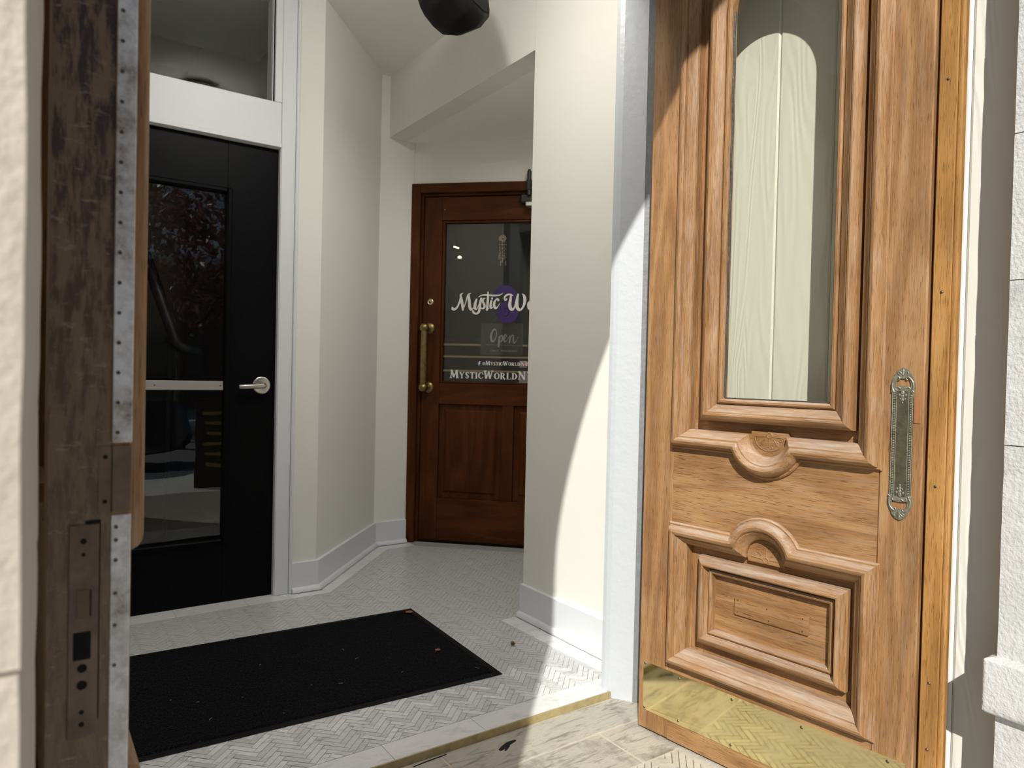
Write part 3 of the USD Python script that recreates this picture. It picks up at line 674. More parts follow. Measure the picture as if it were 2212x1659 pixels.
def oak_leaf(name, label, origin, rz, mirror, extras):
    d = thing(name, label, 'door', (*origin, 0.0), rz, kind='structure')
    sg = 1.0 if mirror else -1.0                   # which way the carved face looks along local y
    def L(mb_v):
        return mb_v
    def bx(mb, s0, s1, t0, t1, z0, z1, b=0.0015):
        a, c = sg * t0, sg * t1
        return mb.box(s0, s1, min(a, c), max(a, c), z0, z1, b)
    def frame(v):                                   # polygon (s, z) and height t -> local
        return np.c_[v[:, 0], sg * v[:, 2], v[:, 1]]
    def sweep(pathfun, profile, parts, nm, parent=d):
        for side in parts:
            rows = [np.c_[pathfun(u)[side], np.full(len(pathfun(u)[side]), t)] for u, t in ([(u, t * 0.75 if t > 0 else t) for u, t in profile] if mirror else profile)]
            k, m = len(rows), len(rows[0]); v = frame(np.vstack(rows)); f = grid(m, k)
            if not mirror:
                f = f[:, ::-1]
            v0, f0 = v, f[:, ::-1]
            # orient: the outside of the moulding faces away from the leaf
            a, b, c = v0[f0[len(f0) // 2][0]], v0[f0[len(f0) // 2][1]], v0[f0[len(f0) // 2][2]]
            if np.cross(b - a, c - a)[1] * sg < 0:
                f0 = f0[:, ::-1]
            p = MB().add(v0, f0)
            p.build(nm, M['oak_mh'] if side in ('bottom', 'top') else M['oak_mv'], parent, smooth=32)
    B = -LEAF_T
    bx(MB(), 0, 0.1115, B, 0, -0.015, LEAF_H, 0.003).build('stile', M['oak_v'], d)
    bx(MB(), 0.7080, LEAF_W, B, 0, -0.015, LEAF_H, 0.003).build('stile', M['oak_v'], d)
    bx(MB(), 0.1118, 0.7077, B, 0, -0.015, 0.262, 0.001).build('bottom_rail', M['oak_h'], d)
    # lock rail with the arched cut-outs that the mouldings cover
    rail = sbox(0.1118, 0.622, 0.7077, 0.918).difference(Point(0.4145, 0.937).buffer(0.085)).difference(Point(0.4145, 0.602).buffer(0.085))
    MB().poly(rail, B, 0, frame).build('lock_rail', M['oak_h'], d)
    bx(MB(), 0.1118, 0.7077, B, 0, 2.42, LEAF_H, 0.001).build('top_rail', M['oak_h'], d)
    # recessed ground between the outer moulding and the glazing frame
    light = Polygon(np.vstack([light_path(0.2045, 0.6455, 0.975, 2.15, 0.030)[k] for k in ('bottom', 'right', 'head', 'left')])).buffer(0)
    g0, g1 = -0.052, -0.0280
    MB().poly(sbox(0.10, 0.975, 0.216, 2.44).difference(light), g0, g1, frame).build('panel_ground', M['oak_v'], d)
    MB().poly(sbox(0.634, 0.975, 0.72, 2.44).difference(light), g0, g1, frame).build('panel_ground', M['oak_v'], d)
    low = unary_union([sbox(0.10, 0.895, 0.72, 0.9748), Point(0.4145, 0.937).buffer(0.075)]).difference(sbox(0.10, 0.975, 0.72, 1.2))
    MB().poly(low.union(sbox(0.2162, 0.9748, 0.6338, 1.05)).difference(light), g0, g1, frame).build('panel_ground', M['oak_h'], d)
    MB().poly(sbox(0.2162, 2.1, 0.6338, 2.44).difference(light), g0, g1, frame).build('panel_ground', M['oak_h'], d)
    sweep(lambda u: arc_panel_path(0.1070, 0.7165, 0.8825, 2.455, -1, u), P_OUT, ('bottom', 'right', 'top', 'left'), 'panel_moulding')
    sweep(lambda u: light_path(0.2045, 0.6455, 0.973, 2.15, u), P_IN, ('bottom', 'right', 'head', 'left'), 'glazing_moulding')
    glassp = Polygon(np.vstack([light_path(0.2045, 0.6455, 0.973, 2.15, 0.060)[k] for k in ('bottom', 'right', 'head', 'left')])).buffer(0)
    MB().poly(glassp, -0.032, -0.027, frame).build('pane', M['glass_wavy'], d)
    put = MB()
    put.tube(frame(np.array([(0.2705, z, -0.0185 + 0.002 * math.sin(z * 37)) for z in np.linspace(1.045, 2.15, 60)])), 0.0042, 8)
    put.tube(frame(np.array([(s, 1.0395, -0.0205) for s in np.linspace(0.272, 0.578, 20)])), 0.0026, 6)
    put.build('putty_bead', M['putty'], d, label='dark glazing putty along the pane')
    # lower panel
    gl = unary_union([sbox(0.10, 0.21, 0.725, 0.66), Point(0.4145, 0.602).buffer(0.075)])
    hole = sbox(0.235, 0.34, 0.615, 0.54)
    MB().poly(gl.difference(hole).intersection(sbox(0.10, 0.19, 0.2162, 0.70)), g0, g1, frame).build('panel_ground', M['oak_v'], d)
    MB().poly(gl.difference(hole).intersection(sbox(0.6340, 0.19, 0.74, 0.70)), g0, g1, frame).build('panel_ground', M['oak_v'], d)
    MB().poly(gl.difference(hole).intersection(sbox(0.2164, 0.42, 0.6338, 0.80)), g0, g1, frame).build('panel_ground', M['oak_h'], d)
    MB().poly(gl.difference(hole).intersection(sbox(0.2164, 0.19, 0.6338, 0.42)), g0, g1, frame).build('panel_ground', M['oak_h'], d)
    sweep(lambda u: arc_panel_path(0.1075, 0.7185, 0.2190, 0.6565, 1, u), P_OUT, ('bottom', 'right', 'top', 'left'), 'panel_moulding')
    sweep(lambda u: rect_path(0.2060, 0.6420, 0.3110, 0.5710, u), P_LOW, ('bottom', 'right', 'top', 'left'), 'panel_moulding')
    bx(MB(), 0.232, 0.616, -0.052, -0.0255, 0.337, 0.545, 0.001).build('centre_panel', M['oak_h'], d)
    pl = affinity.translate(sbox(0.319, 0.422, 0.537, 0.472).buffer(-0.004).buffer(0.004), 0, 0)
    MB().poly(pl, -0.0265, -0.0195, frame).build('raised_tablet', M['oak_h'], d)
    nb = MB()
    for s, z in ((0.329, 0.464), (0.329, 0.431), (0.418, 0.462), (0.424, 0.431), (0.520, 0.463), (0.520, 0.430)):
        nb.tube(frame(np.array([(s, z, -0.0198), (s + 0.001, z, -0.0191)])), 0.0022, 8)
    nb.build('plugged_hole', M['screw'], d)
    # incised lunettes
    def lunette(cx, cz, sgn):
        c = MB(); t = -0.0135
        zc = 0.9375 if sgn < 0 else 0.6015
        half = Point(0.4145, zc).buffer(0.0548, 24).intersection(sbox(0.3, cz - 0.2 if sgn < 0 else cz - 0.0115, 0.6, cz + 0.0115 if sgn < 0 else cz + 0.2))
        MB().poly(half, g1 - 0.004, t, frame).build('lunette', M['oak_h'], d)
        a = np.linspace(0, PI, 22)
        c.tube(frame(np.c_[cx + 0.043 * np.cos(a), cz + sgn * (0.003 + 0.038 * np.sin(a)), np.full(22, t)]), 0.0019, 6)
        c.tube(frame(np.array([(cx - 0.044, cz + sgn * .003, t), (cx - 0.012, cz + sgn * .001, t), (cx - 0.008, cz - sgn * .003, t)])), 0.0017, 6)
        c.tube(frame(np.array([(cx + 0.044, cz + sgn * .003, t), (cx + 0.012, cz + sgn * .001, t), (cx + 0.008, cz - sgn * .003, t)])), 0.0017, 6)
        a = np.linspace(0, 2 * PI, 19)
        c.tube(frame(np.c_[cx + 0.0075 * np.cos(a), cz - sgn * 0.002 + 0.0075 * np.sin(a), np.full(19, t)]), 0.0019, 6, False)
        c.tube(frame(np.array([(cx, cz + sgn * 0.007, t), (cx, cz + sgn * 0.03, t)])), 0.0017, 6)
        for q in (-1, 1):
            w = np.linspace(0, 1.6 * PI, 14)
            c.tube(frame(np.c_[cx + q * (0.0065 - 0.005 * np.cos(w) * (1 - w / 8)), cz + sgn * (0.031 + 0.004 * np.sin(w) * (1 - w / 8)), np.full(14, t)]), 0.0015, 5)
            c.tube(frame(np.c_[cx + q * (0.034 - 0.0045 * np.cos(w) * (1 - w / 8)), cz + sgn * (0.009 + 0.0045 * np.sin(w) * (1 - w / 8)), np.full(14, t)]), 0.0015, 5)
            zig = [(0.014, 0.010), (0.022, 0.022), (0.019, 0.024), (0.029, 0.027), (0.026, 0.017), (0.021, 0.016), (0.014, 0.010)]
            c.tube(frame(np.array([(cx + q * x, cz + sgn * z, t) for x, z in zig])), 0.0016, 5)
        c.build('lunette_carving', M['oak_h'], d, smooth=40)
    lunette(0.4145, 0.9400, -1)
    lunette(0.4145, 0.5985, 1)
    extras(d, frame, bx)
    return d

M['putty'] = plain('dark_putty', (0.055, 0.052, 0.048), 0.5, bump=(70.0, 0.002))

def right_extras(d, frame, bx):
    # kick plate and its screws
    kp = MB(); kp.poly(sbox(0.020, 0.0450, 0.7870, 0.1970), 0.0, 0.0016, frame)
    k = kp.build('kick_plate', M['kick'], d, label='polished brass kick plate')
    pts = [(0.026, 0.191), (0.026, 0.051), (0.153, 0.185), (0.153, 0.055), (0.331, 0.185), (0.331, 0.055), (0.535, 0.185), (0.535, 0.055), (0.748, 0.186), (0.748, 0.055)]
    for s, z in pts:
        a = np.linspace(0, 2 * PI, 13)[:-1]
        v = frame(np.vstack([np.c_[s + 0.0042 * np.cos(a), z + 0.0042 * np.sin(a), np.full(12, 0.0016)], np.c_[s + 0.0028 * np.cos(a), z + 0.0028 * np.sin(a), np.full(12, 0.0032)], [[s, z, 0.0034]]]))
        f = [[i, (i + 1) % 12, 12 + (i + 1) % 12] for i in range(12)] + [[i, 12 + (i + 1) % 12, 12 + i] for i in range(12)] + [[24, 12 + i, 12 + (i + 1) % 12] for i in range(12)]
        MB().add(v, np.array(f)).build('screw', M['screw'], k)
    # push plate with cast ends
    pc = 0.7575
    pp = MB().poly(sbox(pc - 0.0235, 0.822, pc + 0.0235, 1.080), 0.0, 0.0035, frame).build('push_plate', M['bronze'], d, label='weathered bronze push plate with cast scrollwork ends')
    bb = MB()
    for q in (-1, 1):
        s = pc + q * 0.0180
        for z in np.linspace(0.828, 1.074, 62):
            bb.mesh(_bead.copy().apply_transform(_place(frame(np.array([[s, z, 0.0035]]))[0])))
        s = pc + q * 0.0222
        bb.tube(frame(np.array([(s, 0.822, 0.0035), (s, 1.080, 0.0035)])), 0.0014, 6)
        s = pc + q * 0.0135
        bb.tube(frame(np.array([(s, 0.826, 0.0035), (s, 1.076, 0.0035)])), 0.0011, 6)
    bb.build('bead_border', M['bronze_light'], pp)
    for sgn, z0 in ((1, 1.080), (-1, 0.822)):
        o = MB(); Z = lambda h: z0 + sgn * h
        body = unary_union([brush([[(x, y, w) for x, y, w in row]]) for row in (
            [(-0.021, -0.004, 0.010), (-0.022, 0.012, 0.009), (-0.017, 0.027, 0.009), (-0.009, 0.034, 0.010)],
            [(0.021, -0.004, 0.010), (0.022, 0.012, 0.009), (0.017, 0.027, 0.009), (0.009, 0.034, 0.010)],
            [(-0.012, 0.036, 0.012), (0.0, 0.041, 0.020), (0.012, 0.036, 0.012)], [(0, 0.036, 0.020), (0, 0.044, 0.014), (0, 0.051, 0.003)],
            [(-0.020, 0.0, 0.012), (0.0, 0.003, 0.012), (0.020, 0.0, 0.012)])])
        fr2 = lambda v: frame(np.c_[pc + v[:, 0], z0 + sgn * v[:, 1], v[:, 2]])
        o.poly(body, 0.0, 0.004, fr2)
        def relief(row, r):
            q = spline([(x, y) for x, y in row], 6)
            o.tube(fr2(np.c_[q, np.full(len(q), 0.0042)]), np.linspace(r, r * 0.6, len(q)), 6)
        for q in (-1, 1):
            relief([(q * 0.019, -0.006), (q * 0.0235, 0.006), (q * 0.021, 0.020), (q * 0.012, 0.030), (q * 0.007, 0.027), (q * 0.010, 0.023)], 0.0026)
            relief([(q * 0.004, 0.002), (q * 0.011, 0.006), (q * 0.016, 0.003), (q * 0.014, -0.002)], 0.0022)
            relief([(q * 0.003, 0.038), (q * 0.009, 0.043), (q * 0.011, 0.038), (q * 0.006, 0.035)], 0.0020)
            relief([(q * 0.0215, -0.002), (q * 0.0250, -0.006)], 0.0030)
        relief([(0, 0.034), (0, 0.050)], 0.0026)
        for x, y, r in ((0, -0.008, 0.0048), (0, -0.016, 0.0042), (0, -0.024, 0.0034), (0, -0.031, 0.0022), (-0.007, -0.013, 0.003), (0.007, -0.013, 0.003), (-0.0055, -0.022, 0.0022), (0.0055, -0.022, 0.0022), (0, 0.044, 0.0035)):
            m = trimesh.creation.icosphere(1, r); m.apply_scale([1, 0.6, 1.3]); m.apply_transform(_place(fr2(np.array([[x, y, 0.0038]]))[0])); o.mesh(m)
        o.build('scroll_ornament', M['bronze_light'], pp, smooth=50)
    bx(MB(), 0.782, 0.7965, -0.002, 0.0016, 1.002, 1.062, 0.0004).build('inlaid_patch', M['oak_red'], d, label='small reddish patch let into the stile')
    # meeting strip beyond the free edge
    st = bx(MB(), 0.8095, 0.8480, -0.050, -0.010, -0.012, LEAF_H, 0.002)
    st.tube(frame(np.array([(0.8530, -0.012, -0.020), (0.8530, LEAF_H, -0.020)])), 0.0072, 12)
    bx(st, 0.8460, 0.8560, -0.050, -0.022, -0.012, LEAF_H, 0.002)
    s = st.build('meeting_strip', M['oak_amber'], d, smooth=30, label='amber oak strip screwed along the free edge')
    bx(MB(), 0.8025, 0.8100, -0.050, -0.030, -0.012, LEAF_H, 0.0005).build('rebate', M['oak_edge'], d)
    for z in (1.795, 1.307, 0.858, 0.400, 0.2445):
        m = trimesh.creation.icosphere(1, 0.0036); m.apply_scale([1, 0.6, 1]); m.apply_transform(_place(frame(np.array([[0.8290, z, -0.0098]]))[0]))
        MB().mesh(m).build('screw', M['screw'], s)
    hs = MB()
    for z in (0.30, 1.30, 2.30):
        hs.tube([(-0.006, LEAF_T * 0.98, z - 0.055), (-0.006, LEAF_T * 0.98, z + 0.055)], 0.006, 10)
    hs.build('hinge', M['brass_old'], d)

_bead = trimesh.creation.icosphere(1, 0.00195); _bead.apply_scale([1.2, 0.8, 0.8])
def _place(p):
    m = np.eye(4); m[:3, 3] = p
    return m

def left_extras(d, frame, bx):
    W = LEAF_W
    e = lambda t0, t1, z0, z1, h0=0.0, h1=0.001, b=0.0002: MB().box(W + h0, W + h1, min(t0, t1), max(t0, t1), z0, z1, b)
    # worn edge: thin skin on the stile's edge, weather strip, lock faceplate with its holes, keeper
    MB().box(W - 0.0005, W + 0.0006, -LEAF_T, -0.019, 0.02, LEAF_H - 0.02, 0.0002).build('edge_face', M['oak_edge_dark'], d, label='scratched dark edge')
    MB().box(W - 0.002, W + 0.004, -0.0185, -0.0010, 1.022, LEAF_H, 0.0008).box(W - 0.002, W + 0.0015, -0.0185, -0.0010, 0.03, 0.950, 0.0008).build('weather_strip', M['galv'], d, label='stained galvanised weather strip')
    nm = MB()
    for z in list(np.arange(1.032, 1.50, 0.0295)) + [0.938, 0.925, 0.905, 0.872, 0.84, 0.80]:
        nm.tube([(W + 0.0038 if z > 1 else W + 0.0012, -0.0140, z), (W + 0.0046 if z > 1 else W + 0.002, -0.0140, z)], 0.0019, 8)
    nm.build('nail_head', M['screw'], d)
    MB().box(W - 0.001, W + 0.0012, -0.030, -0.0010, 0.953, 1.019, 0.0004).build('keeper_plate', M['rust'], d)
    MB().box(W + 0.0010, W + 0.0018, -0.0185, -0.0178, 0.953, 1.019, 0.0).build('keeper_slot', M['hole'], d)
    k = MB()
    for z in (1.008, 0.964):
        k.tube([(W + 0.001, -0.0240, z), (W + 0.0016, -0.0240, z)], 0.0021, 10)
    k.build('keeper_screw', M['hole'], d)
    fp = MB().box(W + 0.0002, W + 0.0022, -0.0540 + 0.0005, -0.0285, 0.735, 0.943, 0.0006).build('lock_faceplate', M['rust'], d, label='rusty lock faceplate')
    dk = MB().box(W + 0.0018, W + 0.0027, -0.0492, -0.0345, 0.8115, 0.8385, 0.0)
    for t, z, r in ((-0.0415, 0.927, 0.0026), (-0.0415, 0.914, 0.0017), (-0.0415, 0.8030, 0.0042), (-0.0415, 0.7865, 0.0045), (-0.0415, 0.7600, 0.0021), (-0.0415, 0.7480, 0.0024)):
        dk.tube([(W + 0.0018, t, z), (W + 0.0027, t, z)], r, 14)
    dk.box(W + 0.0018, W + 0.0027, -0.0354, -0.0344, 0.853, 0.879, 0)
    dk.build('lock_hole', M['hole'], fp)
    MB().box(W + 0.0021, W + 0.0026, -0.0470, -0.0360, 0.852, 0.880, 0.0002).build('latch_bolt', M['screw'], fp)
    MB().box(W + 0.0002, W + 0.0014, -0.0282, -0.0272, 0.75, 0.946, 0).box(W + 0.0002, W + 0.0014, -0.040, -0.0275, 0.9435, 0.9465, 0).build('mortise_edge', M['hole'], d)

M['oak_edge_dark'] = material('scratched_edge', {
    'tc': ('texture_coordinate', {}),
    'm': ('mapping', {'mapping_type': 'point', 'scale': (90.0, 110.0, 22.0)}), 'n1': ('noise_texture', {'scale': 1.0, 'detail': 4.0, 'roughness': 0.7}),
    'm2': ('mapping', {'mapping_type': 'point', 'scale': (40.0, 40.0, 130.0), 'rotation': (0.5, 0.0, 0.0)}), 'n2': ('noise_texture', {'scale': 1.0, 'detail': 3.0, 'roughness': 0.8}),
    'n3': ('noise_texture', {'scale': 4.0, 'detail': 3.0}),
    'sep': ('separate_xyz', {}), 'zr': ('map_range', {'from_min': 0.85, 'from_max': 1.35, 'to_min': 0.0, 'to_max': 1.0, 'clamp': True}),
    'tone': ('mix_color', {'a': (0.200, 0.130, 0.076), 'b': (0.074, 0.043, 0.037)}),
    'r1': ('rgb_ramp', {'ramp': [(0.43, (0, 0, 0)), (0.57, (1, 1, 1))]}), 'mx1': ('mix_color', {'b': (0.28, 0.19, 0.115)}), 'h1': ('math', {'math_type': 'multiply', 'value2': 0.85}),
    'r2': ('rgb_ramp', {'ramp': [(0.60, (0, 0, 0)), (0.70, (1, 1, 1))]}), 'mx2': ('mix_color', {'b': (0.46, 0.34, 0.24)}), 'h2': ('math', {'math_type': 'multiply', 'value2': 0.6}),
    'bm': ('bump', {'distance': 0.0006, 'strength': 1.0}), 'p': ('principled_bsdf', {'roughness': 0.5})},
    [('tc.object', 'm.vector'), ('m.vector', 'n1.vector'), ('tc.object', 'm2.vector'), ('m2.vector', 'n2.vector'), ('tc.object', 'n3.vector'), ('tc.object', 'sep.vector'), ('sep.z', 'zr.value'), ('zr.result', 'tone.fac'),
     ('n1.fac', 'r1.fac'), ('r1.color', 'h1.value1'), ('h1.value', 'mx1.fac'), ('tone.result', 'mx1.a'), ('n2.fac', 'r2.fac'), ('r2.color', 'h2.value1'), ('h2.value', 'mx2.fac'), ('mx1.result', 'mx2.a'), ('mx2.result', 'p.base_color'), ('n1.fac', 'bm.height'), ('bm.normal', 'p.normal')], 'p.BSDF')

oak_leaf('door_1', 'open carved oak door leaf in full sun with brass kick plate', HINGE, LEAF_RZ, False, right_extras)
oak_leaf('door_2', 'open left door leaf seen edge-on, dark scratched edge with lock holes', (0.0960, 1.603), -90.0, True, left_extras)

# ------------------------------------------------------------------ door frame, boarded reveals, facade
def jamb(name, pts, label, grey):
    t = thing(name, label, 'door jamb', kind='structure')
    MB().poly(Polygon(pts), Z_P, 3.28).build('post', M['trim_old'], t)
    if grey:
        MB().poly(Polygon(grey), Z_P, 3.28).build('weather_stop', M['greypaint'], t, label='grey painted stop beside the door leaf')
jamb('trim_3', [(XR - 0.001, 1.90), (1.765, 1.905), (1.690, 1.836), (1.692, 1.822), (1.698, 1.806), (1.742, 1.736), (1.98, 1.70), (1.98, 1.90)], 'thick white painted jamb post between the side wall and the oak leaf',
     [(1.7425, 1.7345), (1.760, 1.716), (1.79, 1.700), (1.83, 1.700), (1.83, 1.722), (1.745, 1.7352)])
jamb('trim_4', [(-0.20, 1.90), (-0.085, 1.905), (-0.012, 1.836), (-0.014, 1.822), (-0.02, 1.806), (-0.064, 1.736), (-0.30, 1.70), (-0.30, 1.90)], 'white painted jamb post behind the left leaf', None)
MB().box(-0.30, 1.98, 1.74, 1.84, 2.60, 3.28, 0.003).build('wall_over_doors', M['trim_old'], label='unseen white painted panel over the double doors, set low to block lamp light', cat='wall', kind='structure')  # out of view; reaches low to keep lamp light off the oak leaf

def reveal(name, base, rz, length, label, mirror):
    w = thing(name, label, 'wall', (*base, 0), rz, kind='structure')
    bw = 0.1675; x = -0.175 + 0.0
    s = 1 if not mirror else -1
    xs = np.arange(-0.1775, length, bw)
    for a in xs:
        b = min(a + bw, length)
        c = 0.006
        prof = [(a + 0.0006, 0.004), (a + c, 0.0), (b - c, 0.0), (b - 0.0006, 0.004), (b - 0.0006, 0.020), (a + 0.0006, 0.020)]
        if mirror:
            prof = [(p, -q) for p, q in prof]
        MB().poly(Polygon(prof), Z_P, 3.28).build('board', M['boards'], w)
    lo, hi = sorted((s * 0.0195, s * 0.06))
    MB().box(-0.1775, length, lo, hi, Z_P, 3.28, 0).build('backing', M['boards'], w)
nrm = np.array([math.sin(math.radians(-LEAF_RZ)), 0.119])      # away from the camera, behind the leaf
nrm = np.array([0.9929, 0.1189])
reveal('wall_boarded_right', HINGE + 0.180 * nrm, LEAF_RZ, 1.04, 'painted vertical boards behind the oak leaf, seen through its glass', False)
reveal('wall_boarded_left', (-0.085, 1.603), -90.0, 0.90, 'painted vertical boards of the left reveal', True)

def facade():
    f = thing('wall_front', 'pale marble street front with an arched doorway', 'wall', kind='structure')
    xl, xr, y0, y1, zs = 0.003, 1.812, 0.380, 0.670, 2.315
    cx, r = (xl + xr) / 2, (xr - xl) / 2
    fr = lambda v: np.c_[v[:, 0] + 0.0125 * v[:, 2] * (abs(v[:, 0] - 0.003) < 0.02), y0 + (y1 - y0) * v[:, 2], v[:, 1]]
    def ragged(x, z0, z1, sgn, seed):                # chipped inner arris
        zz = np.arange(z0, z1, 0.035); q = [(x + sgn * (0.0004 + (0.0022 if sgn > 0 else 0.0012) * meshkit.noise(np.array([[z * 31.0, seed, 0.5]]))[0] ** 2 * 2), z) for z in zz]
        return q
    zz = [-0.2, 0.36, 0.4805, 0.962, 1.330, 1.655, 2.0, zs]
    for sgn, x, xo in ((-1, xl, -6.0), (1, xr, 8.0)):
        for k, (a, b) in enumerate(zip(zz, zz[1:])):
            if k == 1:
                continue
            pts = ragged(x, a + 0.0012, b - 0.0012, sgn, k + 10 * (sgn > 0)) + [(x + sgn * 0.0015, b - 0.0012), (xo, b - 0.0012), (xo, a + 0.0012)]
            MB().poly(Polygon(pts), 0, 1, fr).build('block', M['facade'] if sgn > 0 else M['facade_cream'], f)
        MB().box(min(x + sgn * 0.01, xo), max(x + sgn * 0.01, xo), y0 + 0.01, y1 - 0.01, -0.2, zs, 0).build('mortar', M['mortar'], f)
        # moulded base course, stepping into the opening
        LE = 0.025
        if sgn > 0:
            sec = sbox(x - LE, y0 - 0.06, xo, y1 + 0.020).buffer(-0.008).buffer(0.008)
            q = np.array(sec.exterior.coords)[:-1]
            if not Polygon(q).exterior.is_ccw: q = q[::-1]
            inset = [(0.020, 0.3600), (0.006, 0.3660), (0.0, 0.3800), (0.0, 0.4700), (0.004, 0.4790), (0.016, 0.4830), (0.060, 0.4870)]
            rings = [np.c_[np.array([[min(max(px, x - LE + i * 0.4), xo), min(max(py, y0 - 0.06 + i), y1 + 0.020 - i * 0.35)] for px, py in q]), np.full(len(q), z)] for i, z in inset]
            k = len(q); v = np.vstack(rings); ff = []
            for j in range(len(rings) - 1):
                for i in range(k):
                    ff += [[j * k + i, j * k + (i + 1) % k, (j + 1) * k + (i + 1) % k], [j * k + i, (j + 1) * k + (i + 1) % k, (j + 1) * k + i]]
            for i in range(1, k - 1):
                ff += [[0, i + 1, i], [(len(rings) - 1) * k, (len(rings) - 1) * k + i, (len(rings) - 1) * k + i + 1]]
            MB().add(v, ff).build('base_ledge', M['facade'], f, smooth=35, label='projecting stone ledge')
        else:
            MB().box(xo, x, y0 - 0.02, y1, 0.361, 0.4795, 0.006).build('base_ledge', M['facade'], f)
    # arch of wedge blocks and the wall above it
    n = 11
    for k in range(n):
        a = np.linspace(PI * k / n + 0.0012, PI * (k + 1) / n - 0.0012, 8)
        pts = [(cx + r * math.cos(t), zs + r * math.sin(t)) for t in a] + [(cx + (r + 0.32) * math.cos(t), zs + (r + 0.32) * math.sin(t)) for t in a[::-1]]
        MB().poly(Polygon(pts), 0, 1, fr).build('arch_block', M['facade'], f)
    up = sbox(-6.0, zs, 8.0, 6.5).difference(Point(cx, zs).buffer(r + 0.321, 48))
    MB().poly(up, 0, 1, fr).build('upper_wall', M['facade'], f)
    MB().box(-1.3, 3.3, y1, 1.86, 3.281, 3.35, 0).build('porch_soffit', M['ceiling'], f)
facade()

# ------------------------------------------------------------------ the shop door in the alcove
SHOP_RZ = -45.0
# lettering is drawn in sign-writer's units: 1 unit = 0.445 mm on the pane
LU = 0.000445
def letter_frame(y):
    return lambda v: np.c_[0.21188 + LU * v[:, 0] * 1.01, y - v[:, 2], 1.72018 - LU * 0.99 * v[:, 1]]

SCRIPT_WORDS = dict(
    M=[[(108, 485, 26), (112, 500, 40), (140, 508, 34), (175, 480, 28), (205, 415, 26), (225, 340, 24), (232, 290, 20), (258, 272, 8)],
       [(222, 300, 26), (240, 380, 42), (255, 460, 38), (262, 515, 26)], [(264, 515, 14), (300, 410, 14), (330, 300, 18), (372, 275, 10)],
       [(340, 300, 30), (352, 390, 44), (362, 470, 44), (380, 508, 36), (402, 500, 16), (415, 480, 8)]],
    y=[[(458, 362, 24), (440, 420, 38), (436, 480, 40), (452, 505, 26), (475, 480, 12), (500, 420, 12)],
       [(525, 350, 30), (512, 420, 36), (505, 490, 36), (495, 540, 34), (465, 566, 28), (425, 560, 26), (410, 535, 30)]],
    s=[[(582, 345, 12), (560, 355, 24), (548, 385, 30), (562, 420, 30), (578, 455, 30), (565, 488, 26), (535, 492, 18), (515, 470, 10)]],
    t=[[(622, 258, 20), (622, 350, 32), (618, 440, 34), (612, 512, 30)], [(485, 330, 8), (520, 308, 16), (590, 296, 22), (690, 306, 24), (770, 302, 18), (815, 288, 12), (838, 268, 6)], [(612, 512, 14), (640, 490, 8)]],
    i=[[(672, 385, 30), (664, 440, 34), (668, 482, 32), (690, 480, 10), (705, 460, 6)], [(682, 346, 26), (684, 350, 26)]],
    c=[[(772, 372, 32), (762, 350, 18), (738, 365, 18), (716, 410, 32), (716, 460, 38), (738, 488, 30), (770, 460, 12), (795, 415, 6)]],
    W=[[(892, 352, 18), (880, 372, 22), (862, 355, 24), (868, 318, 26), (905, 292, 26), (948, 290, 22), (975, 305, 14)],
       [(952, 300, 20), (945, 370, 38), (938, 440, 48), (955, 495, 46), (990, 500, 26), (1020, 420, 14), (1040, 310, 14), (1062, 285, 8)],
       [(1052, 290, 26), (1040, 380, 42), (1042, 460, 48), (1068, 505, 40), (1105, 500, 26), (1140, 440, 32), (1152, 370, 44), (1140, 310, 34), (1115, 282, 12)]],
    o=[[(1232, 380, 16), (1205, 420, 34), (1210, 480, 36), (1235, 500, 22), (1262, 455, 34), (1250, 390, 26), (1232, 378, 14)]],
    r=[[(1300, 370, 26), (1292, 430, 32), (1288, 500, 28)], [(1296, 420, 10), (1325, 370, 18), (1350, 380, 26)]],
    l=[[(1412, 270, 28), (1395, 380, 34), (1388, 470, 34), (1402, 500, 24), (1425, 480, 8)]],
    d=[[(1505, 380, 20), (1470, 390, 22), (1455, 450, 34), (1470, 500, 26), (1505, 450, 12)], [(1545, 270, 28), (1528, 380, 34), (1518, 480, 34), (1540, 500, 16)]])

